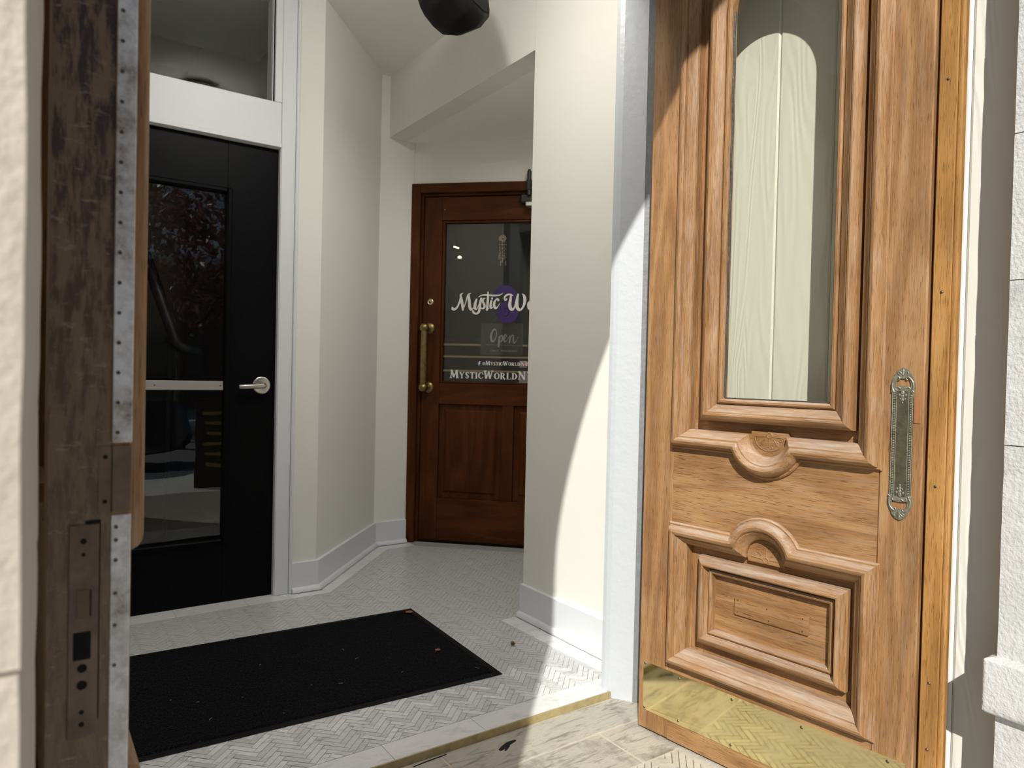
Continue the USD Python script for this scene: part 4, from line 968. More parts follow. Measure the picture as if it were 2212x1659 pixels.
# small serif capitals on a 100-high, baseline 0 grid; strokes (x0, y0, x1, y1, width)
CAPS = dict(
    M=(112, [(14, 0, 22, 100, 12), (22, 100, 52, 14, 24), (52, 8, 84, 100, 12), (86, 100, 96, 0, 26), (0, 3, 30, 3, 8), (78, 3, 112, 3, 8), (6, 97, 32, 97, 8), (78, 97, 104, 97, 8)]),
    Y=(88, [(14, 96, 44, 48, 22), (74, 96, 44, 48, 10), (44, 50, 44, 0, 22), (28, 3, 60, 3, 8), (0, 97, 32, 97, 8), (62, 97, 88, 97, 8)]),
    S=(66, 'S'), T=(82, [(41, 98, 41, 0, 24), (2, 94, 80, 94, 13), (26, 3, 58, 3, 8), (5, 94, 4, 76, 8), (77, 94, 78, 76, 8)]),
    I=(40, [(20, 98, 20, 0, 24), (4, 97, 36, 97, 8), (4, 3, 36, 3, 8)]), C=(78, 'C'),
    W=(124, [(18, 98, 36, 2, 24), (36, 4, 62, 84, 10), (62, 92, 84, 2, 24), (84, 4, 108, 98, 10), (2, 97, 36, 97, 8), (94, 97, 124, 97, 8)]),
    O=(88, 'O'), R=(92, [(22, 98, 22, 0, 24), (6, 97, 40, 97, 8), (6, 3, 38, 3, 8), (42, 50, 76, -6, 22)]), L=(76, [(20, 98, 20, 0, 24), (4, 97, 36, 97, 8), (4, 4, 70, 4, 10), (70, 4, 72, 26, 9)]),
    D=(90, 'D'), N=(102, [(18, 0, 18, 98, 10), (16, 98, 84, 4, 24), (84, 0, 84, 98, 10), (2, 97, 30, 97, 8), (70, 97, 100, 97, 8), (4, 3, 32, 3, 8)]))
def cap_shape(ch):
    w, st = CAPS[ch]
    if isinstance(st, list):
        g = unary_union([LineString([(a, b), (c, d)]).buffer(t / 2, cap_style=2) for a, b, c, d, t in st])
        if ch == 'R':
            g = g.union(affinity.scale(Point(0, 0).buffer(1, 16), 32, 25).intersection(sbox(0, -30, 40, 30)).difference(affinity.scale(Point(0, 0).buffer(1, 16), 14, 17)).__class__ and affinity.translate(affinity.scale(Point(0, 0).buffer(1, 16), 40, 26).difference(affinity.scale(Point(0, 0).buffer(1, 16), 17, 17)).intersection(sbox(0, -30, 60, 30)), 34, 72))
        return w, g
    el = lambda cx, cy, a, b: affinity.translate(affinity.scale(Point(0, 0).buffer(1, 24), a, b), cx, cy)
    if ch == 'O': g = el(44, 49, 44, 51).difference(el(44, 49, 20, 43))
    elif ch == 'C': g = el(44, 49, 44, 51).difference(el(50, 49, 25, 43)).difference(sbox(60, 30, 100, 66)).union(sbox(70, 62, 77, 96))
    elif ch == 'D': g = unary_union([el(30, 49, 58, 51).difference(el(30, 49, 33, 43)).intersection(sbox(30, -5, 100, 105)), sbox(10, 0, 34, 98), sbox(0, 92, 34, 100), sbox(0, 0, 34, 8)])
    else: g = brush([[(58, 78, 8), (46, 92, 12), (28, 92, 14), (14, 76, 20), (26, 56, 24), (44, 40, 24), (52, 22, 20), (38, 6, 14), (18, 8, 10), (8, 24, 8)]])
    return w, g
def caps_line(text, x, ybase, h, small=0.78, gap=6):
    out = []
    for k, ch in enumerate(text):
        if ch == '@':
            s = h / 100 * small
            g = unary_union([Point(46, 46).buffer(46).difference(Point(46, 46).buffer(36)), Point(44, 46).buffer(22).difference(Point(42, 46).buffer(10)), sbox(58, 26, 68, 64)]); w = 92
        else:
            big = ch.isupper(); s = h / 100 * (1.0 if big else small)
            w, g = cap_shape(ch.upper())
        out.append(affinity.translate(affinity.scale(g, s, -s, origin=(0, 0)), x, ybase)); x += (w + gap) * s
    return unary_union(out), x

def shop_door():
    d = thing('door_4', 'reddish varnished wooden shop door with large lettered pane', 'door', tuple(P0), SHOP_RZ, kind='structure')
    V, Hm = M['mahog_v'], M['mahog_h']
    # frame
    MB().box(0.0, 0.056, -0.022, 0.10, 0, 2.284, 0.004).box(0.056, 0.070, 0.012, 0.10, 0, 2.212, 0.002).build('frame_post', V, d)
    MB().box(1.226, 1.284, -0.022, 0.10, 0, 2.284, 0.004).box(1.212, 1.226, 0.012, 0.10, 0, 2.212, 0.002).build('frame_post', V, d)
    MB().box(0.056, 1.226, -0.022, 0.10, 2.226, 2.284, 0.004).box(0.056, 1.226, 0.012, 0.10, 2.212, 2.226, 0.002).build('frame_head', Hm, d)
    y0, y1 = 0.030, 0.075
    MB().box(0.073, 0.190, y0, y1, 0.012, 2.208, 0.002).build('stile', V, d)
    MB().box(1.092, 1.209, y0, y1, 0.012, 2.208, 0.002).build('stile', V, d)
    MB().box(0.1905, 1.0915, y0, y1, 2.060, 2.208, 0.002).build('top_rail', Hm, d)
    MB().box(0.1905, 1.0915, y0, y1, 0.890, 1.022, 0.002).build('lock_rail', Hm, d)
    MB().box(0.1905, 1.0915, y0, y1, 0.012, 0.283, 0.002).build('bottom_rail', Hm, d)
    MB().box(0.604, 0.678, y0, y1, 0.2835, 0.8895, 0.002).build('muntin', V, d)
    for x0, x1 in ((0.1905, 0.6035), (0.6785, 1.0915)):
        mb = MB().box(x0 + 0.001, x1 - 0.001, y0 + 0.022, y1 - 0.008, 0.284, 0.889, 0.0)
        o = 0.034; v = np.array([[x0 + o, y0 + 0.022, 0.284 + o], [x1 - o, y0 + 0.022, 0.284 + o], [x1 - o, y0 + 0.022, 0.889 - o], [x0 + o, y0 + 0.022, 0.889 - o]])
        w = v.copy(); k = 0.014; w[:, 0] += np.array([k, -k, -k, k]); w[:, 2] += np.array([k, k, -k, -k]); w[:, 1] = y0 + 0.012
        mb.add(np.vstack([v, w]), np.array([[0, 1, 5, 4], [1, 2, 6, 5], [2, 3, 7, 6], [3, 0, 4, 7], [4, 5, 6, 7]]))
        mb.build('panel', V, d)
    bd = MB()
    for x0, x1, z0, z1 in ((0.1905, 0.206, 1.022, 2.060), (1.076, 1.0915, 1.022, 2.060), (0.206, 1.076, 1.022, 1.036), (0.206, 1.076, 2.044, 2.060)):
        bd.box(x0, x1, y0 + 0.008, y1 - 0.004, z0, z1, 0.004)
    bd.build('glazing_bead', V, d)
    yg = y0 + 0.030
    MB().box(0.206, 1.076, yg, yg + 0.006, 1.036, 2.044, 0).build('pane', M['glass_shop'], d)
    # pull handle and cylinder
    R = [[1, 0, 0], [0, 0, -1], [0, 1, 0]]
    h = MB(); hx = 0.105
    for z in (1.372, 0.993):
        v, f = lathe([(0, 0.012), (0.024, 0.011), (0.034, 0.005), (0.037, 0)], 24); h.add(spin(v, R, (hx + 0.012, y0, z)), f)
        h.tube([(hx + 0.012, y0, z), (hx + 0.006, y0 - 0.03, z), (hx, y0 - 0.060, z)], 0.011, 12)
        m = trimesh.creation.icosphere(2, 0.0300); m.apply_scale([1, 1, 1.05]); m.apply_transform(_place((hx, y0 - 0.064, z))); h.mesh(m)
    zz = np.linspace(1.012, 1.353, 12)
    h.tube(np.c_[np.full(12, hx), np.full(12, y0 - 0.064), zz], [0.0215, 0.0215, .022] + [0.0225] * 6 + [.022, 0.0215, 0.0215], 16)
    h.build('pull_handle', M['brass_old'], d, smooth=45, label='aged brass pull handle')
    v, f = lathe([(0, 0.004), (0.012, 0.004), (0.0125, 0.008), (0.0165, 0.009), (0.021, 0.006), (0.0215, 0)], 28)
    cy = MB().add(spin(v, R, (0.122, y0, 1.540)), f).build('lock_cylinder', M['brass_pale'], d, smooth=40)
    v, f = lathe([(0, 0.0052), (0.0062, 0.0052), (0.0062, 0.003)], 12); MB().add(spin(v, R, (0.120, y0, 1.537)), f).build('key_hole', M['hole'], cy)
    v, f = lathe([(0, 0.002), (0.003, 0.0015), (0.0034, 0)], 10); MB().add(spin(v, R, (0.205, y0, 2.128)), f).build('screw', M['alu'], d)
    c = MB().box(0.700, 0.90, y0 - 0.055, y0 - 0.001, 2.150, 2.205, 0.008)
    k = c.build('door_closer', M['black_iron'], d)
    MB().box(0.742, 0.772, -0.06, -0.0225, 2.218, 2.29, 0.006).tube([(0.757, -0.045, 2.19), (0.757, -0.045, 2.335)], 0.013, 12).tube([(0.757, -0.045, 2.325), (0.757, -0.045, 2.348)], [0.013, 0.006], 10).build('closer_pivot', M['black_iron'], k)
    MB().box(0.738, 0.80, -0.05, 0.028, 2.124, 2.150, 0.003).build('closer_shoe', M['alu'], k)
    # sign-writing on the pane
    fr = letter_frame(yg)
    big = unary_union([brush(s) for s in SCRIPT_WORDS.values()])
    swirl = unary_union([Point(868, 345).buffer(185).difference(Point(850, 400).buffer(105)), Point(905, 545).buffer(158)])
    swirl = swirl.difference(brush([[(820, 470, 10), (830, 560, 9), (880, 600, 9), (930, 560, 9), (915, 500, 8), (870, 490, 7), (850, 520, 7), (868, 548, 6), (890, 530, 5)]]))
    MB().poly(swirl.difference(big.buffer(10)), 0.0002, 0.0006, fr).build('emblem', M['purple_vinyl'], d, label='purple swirl emblem on the pane')
    MB().poly(affinity.translate(big, 8, 12).buffer(5).difference(big), 0.0002, 0.0008, fr).build('lettering_shadow', M['black_vinyl'], d)
    MB().poly(big, 0.0002, 0.0011, fr).build('lettering', M['white_vinyl'], d, label='white script lettering with a dark drop shadow')
    g, x = caps_line('MysticWorldNY', 88, 1508, 118)
    MB().poly(g, 0.0002, 0.0011, fr).build('lettering', M['white_vinyl'], d, label='bottom line of white capitals')
    g, x = caps_line('@MysticWorldNY', 562, 1310, 60)
    MB().poly(g, 0.0002, 0.0011, fr).build('lettering', M['white_vinyl'], d, label='smaller line of white capitals')
    MB().poly(sbox(492, 1260, 535, 1312), 0.0002, 0.0006, fr).build('icon', M['blue_vinyl'], d)
    MB().poly(brush([[(530, 1262, 10), (516, 1272, 12), (514, 1310, 12)], [(503, 1284, 9), (530, 1284, 9)]]), 0.0006, 0.0012, fr).build('icon_mark', M['white_vinyl'], d)
    ic = sbox(1160, 1262, 1212, 1312).buffer(-8).buffer(8)
    MB().poly(ic, 0.0002, 0.0008, fr).build('icon', M['red_vinyl'], d)
    MB().poly(Point(1186, 1287).buffer(14).difference(Point(1186, 1287).buffer(9)).union(Point(1202, 1272).buffer(3)), 0.0008, 0.0013, fr).build('icon_mark', M['white_vinyl'], d)
    for a, b, c_, e in ((1090, 1238, 1200, 1335), (1092, 1405, 1215, 1560)):
        MB().poly(sbox(a, b, c_, e), -0.0085, -0.0070, fr).build('paper_notice', M['paper'], d, label='white paper slip behind the pane')
    return yg
M['glass_shop'] = pane('shop_pane', (0.80, 0.80, 0.78), 1.5)
M['brass_pale'] = plain('pale_brass', (0.62, 0.52, 0.30), 0.3, 1.0)
YG = shop_door()

def open_sign():
    s = thing('open_sign', 'smoky grey Open sign hung inside the lettered pane', 'sign', tuple(P0), SHOP_RZ)
    fr = letter_frame(YG + 0.012)
    MB().poly(sbox(525, 705, 1130, 1165).buffer(-18).buffer(18), -0.003, 0.0, fr).build('plate', M['smoke'], s)
    w = unary_union([brush(q) for q in (
        [[(745, 800, 14), (712, 795, 22), (678, 860, 26), (676, 930, 30), (700, 968, 24), (735, 930, 14), (752, 860, 14), (740, 805, 10), (712, 795, 10)]],
        [[(790, 890, 14), (790, 960, 24), (786, 1040, 22)], [(792, 940, 10), (815, 880, 16), (838, 890, 20), (836, 940, 18), (812, 972, 12), (796, 960, 6)]],
        [[(858, 940, 8), (888, 905, 12), (892, 870, 14), (872, 868, 12), (858, 920, 20), (872, 968, 18), (905, 945, 8), (930, 900, 6)]],
        [[(945, 880, 12), (946, 930, 20), (942, 978, 18)], [(946, 930, 8), (978, 872, 14), (996, 885, 18), (994, 950, 20), (1012, 985, 16), (1045, 940, 8), (1066, 895, 5)]])])
    MB().poly(w, 0.0002, 0.001, fr).build('lettering', M['grey_vinyl'], s)
    ln = unary_union([LineString([(660, 1012), (1040, 1020)]).buffer(1.6), brush([[(600, 1010, 4), (615, 1004, 4), (632, 1016, 4), (655, 1010, 3)], [(1048, 1020, 4), (1066, 1028, 4), (1084, 1016, 4), (1108, 1024, 3)]])])
    MB().poly(ln, 0.0002, 0.001, fr).build('rule', M['grey_vinyl'], s)
    mb = MB()
    for txt, x in (("Come in.", 665), ("We're awesome!", 812)):
        m = meshkit.text_mesh(txt, 34, 1.0)
        v = np.array(m.vertices); sx = (118 if x < 700 else 235) / (v[:, 0].max() - v[:, 0].min())
        q = np.c_[x + v[:, 0] * sx + v[:, 1] * 0.35, 1112 - v[:, 1] * 0.9, 0.0002 + v[:, 2] * 0.0008]
        mb.add(fr(q), np.array(m.faces))
    mb.build('lettering', M['grey_vinyl'], s)
    MB().tube(fr(np.array([(640, 705, 0), (830, 560, -0.002), (1020, 705, 0)])), 0.0006, 5).build('cord', M['grey_vinyl'], s)
M['smoke'] = material('smoky_acrylic', {'t': ('transparent_bsdf', {'color': (0.55, 0.55, 0.53)}), 'd': ('principled_bsdf', {'base_color': (0.16, 0.16, 0.15), 'roughness': 0.4}), 'mx': ('mix_closure', {'fac': 0.45})}, [('t.BSDF', 'mx.closure1'), ('d.BSDF', 'mx.closure2')], 'mx.closure')
open_sign()

def wind_chime():
    s = thing('wind_chime', 'copper spiral wind chime hanging behind the shop door glass', 'wind chime', tuple(P0), SHOP_RZ)
    y = YG + 0.10; cx, cz = 0.560, 1.965
    a = np.linspace(0.0, 5.2 * PI, 80); r = 0.004 + 0.020 * a / a[-1]
    MB().tube(np.c_[cx + r * np.cos(a), np.full(80, y), cz + r * np.sin(a)], 0.0036, 8).build('spiral', M['copper'], s, smooth=40)
    MB().tube([(cx, y, cz + 0.022), (cx, y, 2.07)], 0.0012, 6).build('hanger', M['copper'], s)
    for k in range(5):
        x = cx - 0.022 + 0.011 * k; t = MB(); L = 0.085 + 0.02 * ((k * 2) % 3)
        t.tube([(x, y, cz - 0.02), (x, y, cz - 0.02 - L)], 0.0006, 5)
        for q in range(4):
            m = trimesh.creation.icosphere(1, 0.0036); m.apply_transform(_place((x, y, cz - 0.04 - q * L * 0.22))); t.mesh(m)
        t.tube([(x, y, cz - 0.02 - L), (x, y, cz - 0.05 - L)], [0.0045, 0.0028], 8)
        t.build('bead_string', M['copper'], s)
M['copper'] = plain('dull_copper', (0.78, 0.60, 0.47), 0.5)
wind_chime()

def shop_interior():
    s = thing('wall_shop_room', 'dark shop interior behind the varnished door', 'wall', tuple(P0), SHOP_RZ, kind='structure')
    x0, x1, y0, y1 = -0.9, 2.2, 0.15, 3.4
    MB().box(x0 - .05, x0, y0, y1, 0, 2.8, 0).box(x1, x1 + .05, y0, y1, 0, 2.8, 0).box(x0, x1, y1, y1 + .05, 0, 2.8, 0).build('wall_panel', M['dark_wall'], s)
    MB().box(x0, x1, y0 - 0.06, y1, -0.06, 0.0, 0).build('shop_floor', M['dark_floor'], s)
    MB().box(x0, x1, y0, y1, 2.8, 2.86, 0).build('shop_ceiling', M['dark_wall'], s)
    c = thing('display_counter', 'dark display counter with brass-lit shelf edges inside the shop', 'counter', tuple(P0), SHOP_RZ)
    MB().box(-0.62, 0.95, 1.02, 1.06, 0, 1.36, 0.004).build('back_panel', M['dark_floor'], c)
    for z in (1.108, 1.215, 1.306):
        sh = MB().box(-0.62, 0.95, 0.90, 1.02, z - 0.012, z, 0.002).build('shelf', M['dark_floor'], c)
        MB().box(-0.60, 0.93 if z < 1.3 else 0.62, 0.892, 0.8995, z - 0.010, z + 0.004, 0.002).build('shelf_edge', M['brass_lit'], sh)
    MB().box(-0.62, 0.95, 0.90, 1.02, 0.0, 0.10, 0.004).build('plinth', M['dark_floor'], c)
    MB().box(0.735, 0.80, 0.26, 0.30, 0, 2.80, 0.004).build('post', M['dark_wall'], s)
    for k, (x, y, z) in enumerate(((0.027, 1.0, 2.062), (0.031, 1.10, 2.000))):
        l = thing('spotlight', ('upper of the two small glowing shop spotlights', 'lower of the two small glowing shop spotlights')[k], 'spotlight', tuple(P0 + DE * x + NE * y + np.array([0, 0, z])), SHOP_RZ, group='shop spotlights')
        m = MB()
        if k == 0: m.tube([(-0.018, 0, 0.005), (0.022, 0, -0.007)], 0.0055, 10)
        else: v, f = lathe([(0, -0.008), (0.012, -0.006), (0.017, 0.0), (0.010, 0.009), (0, 0.011)], 16); m.add(v, f)
        m.build('bulb', M['warm_lamp'], l)
        MB().tube([(0, 0.012, 0.006), (0, 0.016, 0.06)], 0.003, 6).build('stem', M['black_iron'], l)
M['brass_lit'] = material('brass_led_edge', {'p': ('principled_bsdf', {'base_color': (0.45, 0.36, 0.16), 'metallic': 0.6, 'roughness': 0.4, 'emission_color': (1.0, 0.78, 0.36), 'emission_strength': 0.10})}, [], 'p.BSDF')
shop_interior()

# ------------------------------------------------------------------ doormat and litter
def doormat():
    m = thing('doormat', 'black rubber-edged ribbed entrance mat on the white tiles', 'doormat', (0.68, 2.555, 0.0), -2.75)
    hx, hy = 0.80, 0.405
    MB().box(-hx, hx, -hy, hy, 0.0008, 0.0045, 0.0018).build('rubber_border', M['rubber'], m)
    nx, ny = 420, 230
    x, y = np.meshgrid(np.linspace(-hx + 0.022, hx - 0.022, nx), np.linspace(-hy + 0.022, hy - 0.022, ny))
    p = np.stack([x, y, np.zeros_like(x)], -1).reshape(-1, 3)
    z = 0.0075 + 0.0022 * meshkit.noise(p * [130, 130, 1], 3) + 0.0012 * meshkit.noise(p * [260, 260, 1], 5)
    e = np.minimum(np.minimum(p[:, 0] + hx - 0.022, hx - 0.022 - p[:, 0]), np.minimum(p[:, 1] + hy - 0.022, hy - 0.022 - p[:, 1]))
    p[:, 2] = 0.0040 + (z - 0.0040) * np.clip(e / 0.006, 0, 1)
    MB().add(p, grid(nx, ny)).build('pile', M['pile'], m, smooth=True)
doormat()

def dry_leaf(label, x, y, z, size, rz, curl, seed):
    d = thing('dry_leaf', label, 'leaf', (x, y, z), rz)
    n, k = 14, 7; r = np.random.default_rng(seed)
    t = np.linspace(0, 1, n); wid = 0.36 * np.sin(PI * np.clip(t, 0.02, 0.98)) ** 0.7 * (1 + 0.25 * np.sin(t * 14 + seed))
    v = []
    for i in range(n):
        for j in np.linspace(-1, 1, k):
            v.append((size * (t[i] - 0.5), size * wid[i] * j, 0.0012 + size * curl * (0.35 * abs(j) ** 1.6 + 0.3 * (t[i] - 0.5) ** 2 * 2) + size * 0.05 * r.random()))
    v = np.array(v); v[:, 2] -= v[:, 2].min() - 0.0004; f = grid(k, n)
    w = v.copy(); w[:, 2] += 0.0007
    MB().add(v, f[:, ::-1]).add(w, f).build('blade', M['leafbrown'], d, smooth=True)
    MB().tube([(-size * 0.5, 0, v[:, 2].mean() * 0.5 + 0.001), (-size * 0.72, size * 0.06, 0.002)], 0.0007, 5).build('stalk', M['leafbrown'], d)
dry_leaf('curled brown leaf lying on the black mat', 1.352, 2.404, 0.0095, 0.028, 30, 0.5, 1)
dry_leaf('small brown leaf on the white tiles beside the mat', 1.651, 2.319, 0.0004, 0.026, 75, 0.9, 2)
dry_leaf('brown leaf on the far right corner of the mat', 1.452, 2.850, 0.0095, 0.040, -50, 0.4, 3)
def lint():
    spots = [((470, 1470), 0.012), ((520, 1545), 0.016), ((670, 1500), 0.007), ((715, 1518), 0.018), ((605, 1405), 0.008), ((780, 1385), 0.008), ((640, 1590), 0.02), ((800, 1420), 0.006), ((375, 1480), 0.008), ((1010, 1458), 0.016)]
    pts = [(0.49, 2.44), (0.50, 2.30), (0.84, 2.37), (0.93, 2.33), (0.74, 2.63), (1.05, 2.61), (0.70, 2.22), (1.06, 2.50), (0.42, 2.50), (1.40, 2.19), (0.62, 2.40), (1.15, 2.30)]
    for k, (x, y) in enumerate(pts):
        t = thing('lint_shred', 'tiny pale shred of lint on the black mat', 'lint', (x, y, 0.0103), (k * 53) % 180, group='lint on the mat')
        L = (0.004, 0.009, 0.003, 0.007)[k % 4]
        MB().tube(spline([(-L, 0, 0), (0, L * 0.3, 0.001), (L, 0, 0)], 4), 0.0006, 5).build('fibre', M['lint'], t)
lint()

# ------------------------------------------------------------------ two small lamps out of view, placed to light the entry and alcove
def unseen_ceiling_lamps():
    for x, y, z, label, mat in ((0.95, 1.96, ZC, 'unseen small round lamp on the high entry ceiling, lighting the entry walls', 'unseen_lamp_glow'), (2.25, 2.85, ZS, 'unseen dimmer small round lamp on the low alcove soffit, lighting the alcove', 'unseen_lamp_glow_dim')):
        l = thing('ceiling_lamp', label, 'lamp', (x, y, z), group='unseen ceiling lamps of the entry')
        v, f = lathe([(0, -0.004), (0.088, -0.004), (0.096, -0.012), (0.096, -0.030), (0.088, -0.034)], 40)
        MB().add(v, f[:, ::-1]).build('rim', M['alu'], l, smooth=40)
        v, f = lathe([(0.088, -0.030), (0.083, -0.050), (0.060, -0.070), (0.03, -0.078), (0.0, -0.080)] if mat == 'unseen_lamp_glow' else [(0.088, -0.020), (0.0, -0.021)], 16)
        MB().add(v, f[:, ::-1]).build('diffuser', M[mat], l, smooth=40)
M['unseen_lamp_glow_dim'] = glow('unseen_lamp_diffuser_dim', (1.0, 0.95, 0.88), UNSEEN_LAMP_POWER * 0.36)
M['unseen_lamp_glow'] = glow('unseen_lamp_diffuser', (1.0, 0.95, 0.88), UNSEEN_LAMP_POWER)
unseen_ceiling_lamps()

# ------------------------------------------------------------------ black loudspeaker under the ceiling
def speaker():
    s = thing('loudspeaker', 'black rounded loudspeaker hanging high by the right wall', 'loudspeaker', (1.470, 2.620, 2.665), 24)
    # tapered body: rounded outline swept in depth, tilted down towards the doorway
    out = Polygon([(-0.135, 0.20), (-0.155, -0.03), (-0.135, -0.10), (-0.05, -0.165), (0.03, -0.180), (0.10, -0.14), (0.155, -0.02), (0.165, 0.20)]).buffer(-0.04).buffer(0.04, 12)
    rings = []; q0 = np.array(out.exterior.coords)[:-1]
    if Polygon(q0).exterior.is_ccw is False: q0 = q0[::-1]
    for d, sc in ((-0.105, 0.86), (-0.095, 0.93), (-0.08, 0.955), (-0.07, 0.96), (-0.04, 1.0), (0.05, 0.86), (0.105, 0.62), (0.115, 0.5)):
        rings.append(np.c_[q0[:, 0] * sc, np.full(len(q0), d), q0[:, 1] * sc])
    k = len(q0); v = np.vstack(rings); f = []
    for j in range(len(rings) - 1):
        for i in range(k):
            f += [[j * k + i, j * k + (i + 1) % k, (j + 1) * k + (i + 1) % k], [j * k + i, (j + 1) * k + (i + 1) % k, (j + 1) * k + i]]
    for i in range(1, k - 1):
        f += [[0, i + 1, i], [(len(rings) - 1) * k, (len(rings) - 1) * k + i, (len(rings) - 1) * k + i + 1]]
    t = math.radians(-24); Rx = np.array([[1, 0, 0], [0, math.cos(t), -math.sin(t)], [0, math.sin(t), math.cos(t)]])
    MB().add(v @ Rx.T * 0.98, np.array(f)).build('cabinet', M['black_plastic'], s, smooth=40)
    g = np.c_[q0[:, 0] * 0.84, np.full(k, -0.108), q0[:, 1] * 0.84]
    MB().add(np.vstack([g, [[0, -0.112, 0]]]) @ Rx.T * 0.98, np.array([[k, (i + 1) % k, i] for i in range(k)])).build('grille', M['black_plastic'], s)
    MB().box(-0.03, 0.03, 0.015, 0.045, 0.02, 0.252, 0.003).box(-0.06, 0.06, -0.02, 0.08, 0.246, 0.2545, 0.002).build('bracket', M['black_plastic'], s)
speaker()

# ------------------------------------------------------------------ the street behind the camera (seen in the reflections)
def street():
    MB().box(-14, 14, -2.6, 0.24, -0.50, -0.20, 0.01).build('sidewalk', M['concrete'], label='pale concrete sidewalk in front of the building', cat='sidewalk', kind='structure')
    MB().box(-40, 40, -11.0, -2.6, -0.60, -0.36, 0).build('road', M['asphalt'], label='asphalt street beyond the sidewalk', cat='road', kind='structure')
    MB().box(-40, 40, -30, -11.0, -0.60, -0.20, 0.01).build('far_sidewalk', M['concrete'], label='far sidewalk across the street', cat='sidewalk', kind='structure')
    b = thing('wall_across_street', 'dark brick building across the street', 'building', kind='structure')
    MB().box(-16, 18, -18.6, -16.0, -0.2, 4.3, 0.02).build('facade', M['brick'], b)
    for i in range(9):
        for z in (0.8,):
            MB().box(-13 + 3.2 * i, -11.4 + 3.2 * i, -15.999, -15.95, z, z + 1.9, 0.01).build('window', M['carglass'], b)
    MB().box(-16.2, 18.2, -16.0, -15.75, 4.0, 4.35, 0.03).build('cornice', M['facade'], b)
    c = thing('car', 'dark blue parked car reflected in the black door', 'car', (-0.35, -4.1, -0.36), 0)
    prof = spline([(-2.2, 0.35), (-2.22, 0.72), (-1.9, 0.86), (-1.05, 0.95), (-0.35, 1.40), (0.75, 1.43), (1.5, 1.05), (2.1, 0.98), (2.25, 0.78), (2.22, 0.36), (1.0, 0.22), (-1.0, 0.22)], 6)
    P = Polygon(prof).buffer(0)
    v_all, rings = [], []
    q = np.array(P.exterior.coords)[:-1]
    if not P.exterior.is_ccw: q = q[::-1]
    for y, sc in ((-0.88, 0.94), (-0.84, 0.985), (-0.6, 1.0), (0.6, 1.0), (0.84, 0.985), (0.88, 0.94)):
        cz = 0.62; tum = 1.0
        w = q.copy(); w[:, 0] *= sc; w[:, 1] = cz + (w[:, 1] - cz) * sc
        yy = y * np.where(w[:, 1] > 0.95, 1 - 0.30 * (w[:, 1] - 0.95), 1.0)
        rings.append(np.c_[w[:, 0], yy, w[:, 1]])
    k = len(q); v = np.vstack(rings); f = []
    for j in range(len(rings) - 1):
        for i in range(k):
            f += [[j * k + i, (j + 1) * k + i, (j + 1) * k + (i + 1) % k], [j * k + i, (j + 1) * k + (i + 1) % k, j * k + (i + 1) % k]]
    caps = trimesh.creation.triangulate_polygon(Polygon(rings[0][:, [0, 2]]), engine='earcut')
    f2 = np.array(caps[1]); vv = np.array(caps[0])
    mb = MB().add(v, np.array(f)).add(np.c_[vv[:, 0], np.full(len(vv), rings[0][0, 1]), vv[:, 1]], f2).add(np.c_[vv[:, 0], np.full(len(vv), rings[-1][0, 1]), vv[:, 1]], f2[:, ::-1])
    mb.build('body', M['carpaint'], c, smooth=40)
    for sy in (-1, 1):
        win = Polygon([(-0.82, 1.0), (-0.3, 1.33), (0.72, 1.35), (1.2, 1.06)])
        MB().poly(win, 0.0, 0.01, lambda w, sy=sy: np.c_[w[:, 0], sy * (0.80 + w[:, 2]), w[:, 1]]).build('side_window', M['carglass'], c)
        MB().box(2.05, 2.20, sy * 0.62 - 0.16, sy * 0.62 + 0.16, 0.70, 0.86, 0.02).build('tail_lamp', M['tail'], c)
        for x in (-1.35, 1.35):
            vv, ff = lathe([(0, 0.11), (0.19, 0.11), (0.20, 0.10), (0.30, 0.10), (0.32, 0.07), (0.32, -0.07), (0.30, -0.10), (0.2, -0.10), (0, -0.09)], 28)
            MB().add(spin(vv, [[1, 0, 0], [0, 0, -1], [0, 1, 0]], (x, sy * 0.80, 0.32)), ff).build('wheel', M['tyre'], c)
            vv, ff = lathe([(0, 0.02), (0.05, 0.02), (0.17, 0.005), (0.185, 0.0)], 20)
            MB().add(spin(vv, [[1, 0, 0], [0, 0, -sy], [0, sy, 0]], (x, sy * 0.915, 0.32)), ff).build('wheel_hub', M['alu'], c)
    def tree(label, x, y, z0, trunk_h, cr, cz, n, mat, seed, size=0.09):
        t = thing('tree', label, 'tree', (x, y, z0)); r = np.random.default_rng(seed)
        m = MB().tube([(0, 0, 0), (0.04, 0.02, trunk_h * 0.5), (0.0, 0.0, trunk_h)], [0.13, 0.10, 0.08], 10)
        for k in range(7):
            a = k * 0.9 + seed; m.tube(spline([(0, 0, trunk_h * (0.75 + 0.03 * k)), (0.5 * cr * math.cos(a), 0.5 * cr * math.sin(a), trunk_h + 0.35 * cr), (0.85 * cr * math.cos(a), 0.85 * cr * math.sin(a), trunk_h + (0.4 + 0.15 * (k % 4)) * cr)], 5), 0.025, 6)
        m.build('trunk', M['bark'], t)
        d = r.normal(size=(n, 3)); d /= np.linalg.norm(d, axis=1, keepdims=True)
        p = d * cr * (r.random((n, 1)) ** 0.45) * [1, 1, 0.85] + [0, 0, cz]
        p += 0.25 * cr * (meshkit.noise(p * 1.7, seed)[:, None] - 0.5)
        a = r.normal(size=(n, 3)); a /= np.linalg.norm(a, axis=1, keepdims=True)
        b = np.cross(a, r.normal(size=(n, 3))); b /= np.linalg.norm(b, axis=1, keepdims=True)
        s = size * (0.6 + 0.8 * r.random((n, 1)))
        v = np.stack([p - a * s, p + b * s * 0.42, p + a * s, p - b * s * 0.42], 1).reshape(-1, 3)
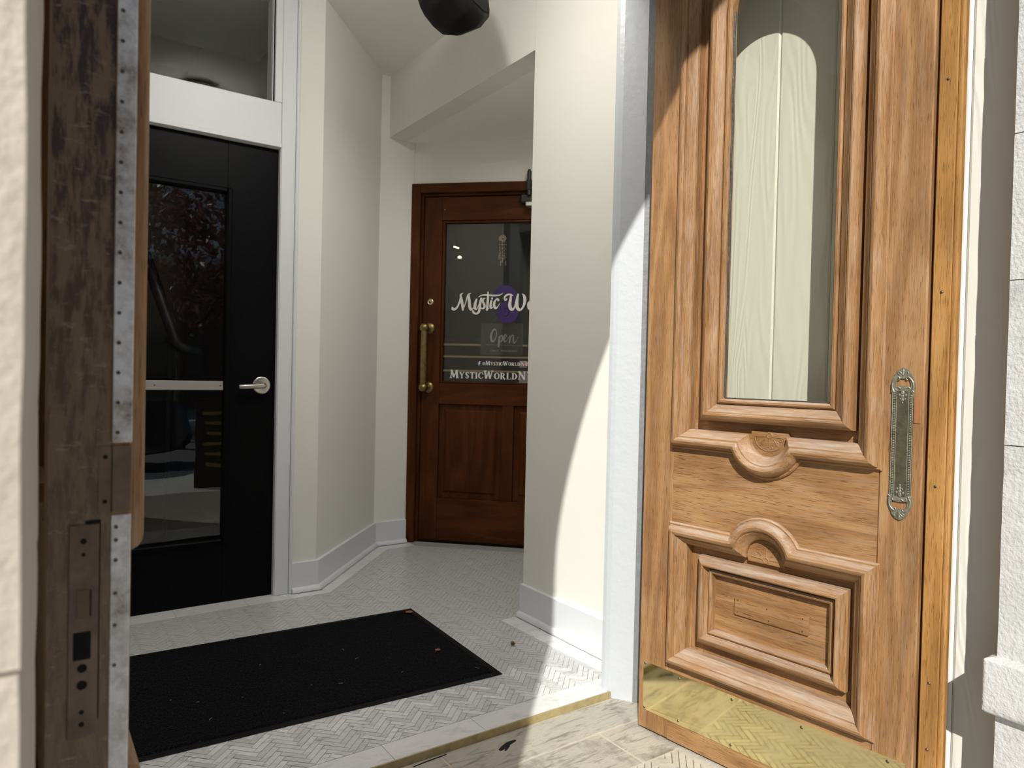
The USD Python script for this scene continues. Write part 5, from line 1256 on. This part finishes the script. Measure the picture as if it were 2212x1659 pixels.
        MB().add(v, np.arange(4 * n).reshape(n, 4)).build('foliage', M[mat], t, kind='stuff')
    tree('purple-leaved street tree reflected in the black door', 2.3, -6.4, -0.36, 2.2, 2.3, 3.9, 4000, 'leaf_purple', 3)
    tree('green street tree standing farther along the street', 8.2, -7.4, -0.36, 2.4, 2.4, 4.2, 4200, 'leaf_green', 5)
    tree('tall green tree across the street', 0.4, -13.0, -0.2, 3.2, 2.4, 5.2, 3000, 'leaf_green', 9, 0.13)
    a = thing('sandwich_board', 'dark chalk A-board on the sidewalk', 'sign', (1.80, -1.20, -0.20), 12)
    for q in (-1, 1):
        v = np.array(cbox(-0.22, 0.22, -0.012, 0.012, 0, 0.95, 0.004)[0]); ang = q * math.radians(14)
        w = v.copy(); w[:, 1] = v[:, 1] * math.cos(ang) - (v[:, 2] - 0.95) * math.sin(ang); w[:, 2] = (v[:, 2] - 0.95) * math.cos(ang) + 0.95 - 0.02
        pnl = MB().add(w, _CF).build('board', M['sign_board'], a)
        if q > 0:
            for k in range(6):
                z = 0.78 - 0.11 * k; y = (0.95 - z) * math.tan(ang) + 0.0145
                MB().box(-0.15 + 0.02 * (k % 3), 0.15 - 0.03 * ((k + 1) % 3), y - 0.001, y + 0.002, z, z + 0.035, 0).build('painted_line', M['amber_paint'], pnl)
    for k in range(3):
        g = thing('fountain_grass', ('clump of dry plume grass nearest the A-board', 'middle clump of dry plume grass', 'clump of dry plume grass by the kerb')[k], 'grass', (3.1 + 1.35 * k, -1.5 - 0.3 * k, -0.2), 40 * k)
        r = np.random.default_rng(40 + k); m = MB()
        for q in range(60):
            an = r.random() * 2 * PI; ln = 0.5 + 0.5 * r.random()
            m.tube(spline([(0, 0, 0), (0.12 * math.cos(an), 0.12 * math.sin(an), 0.5 * ln), (0.34 * ln * math.cos(an), 0.34 * ln * math.sin(an), 0.95 * ln), (0.62 * ln * math.cos(an), 0.62 * ln * math.sin(an), 0.85 * ln)], 4), np.linspace(0.004, 0.008, 13), 4)
        m.build('blade_clump', M['grass'], g, kind='stuff')
street()
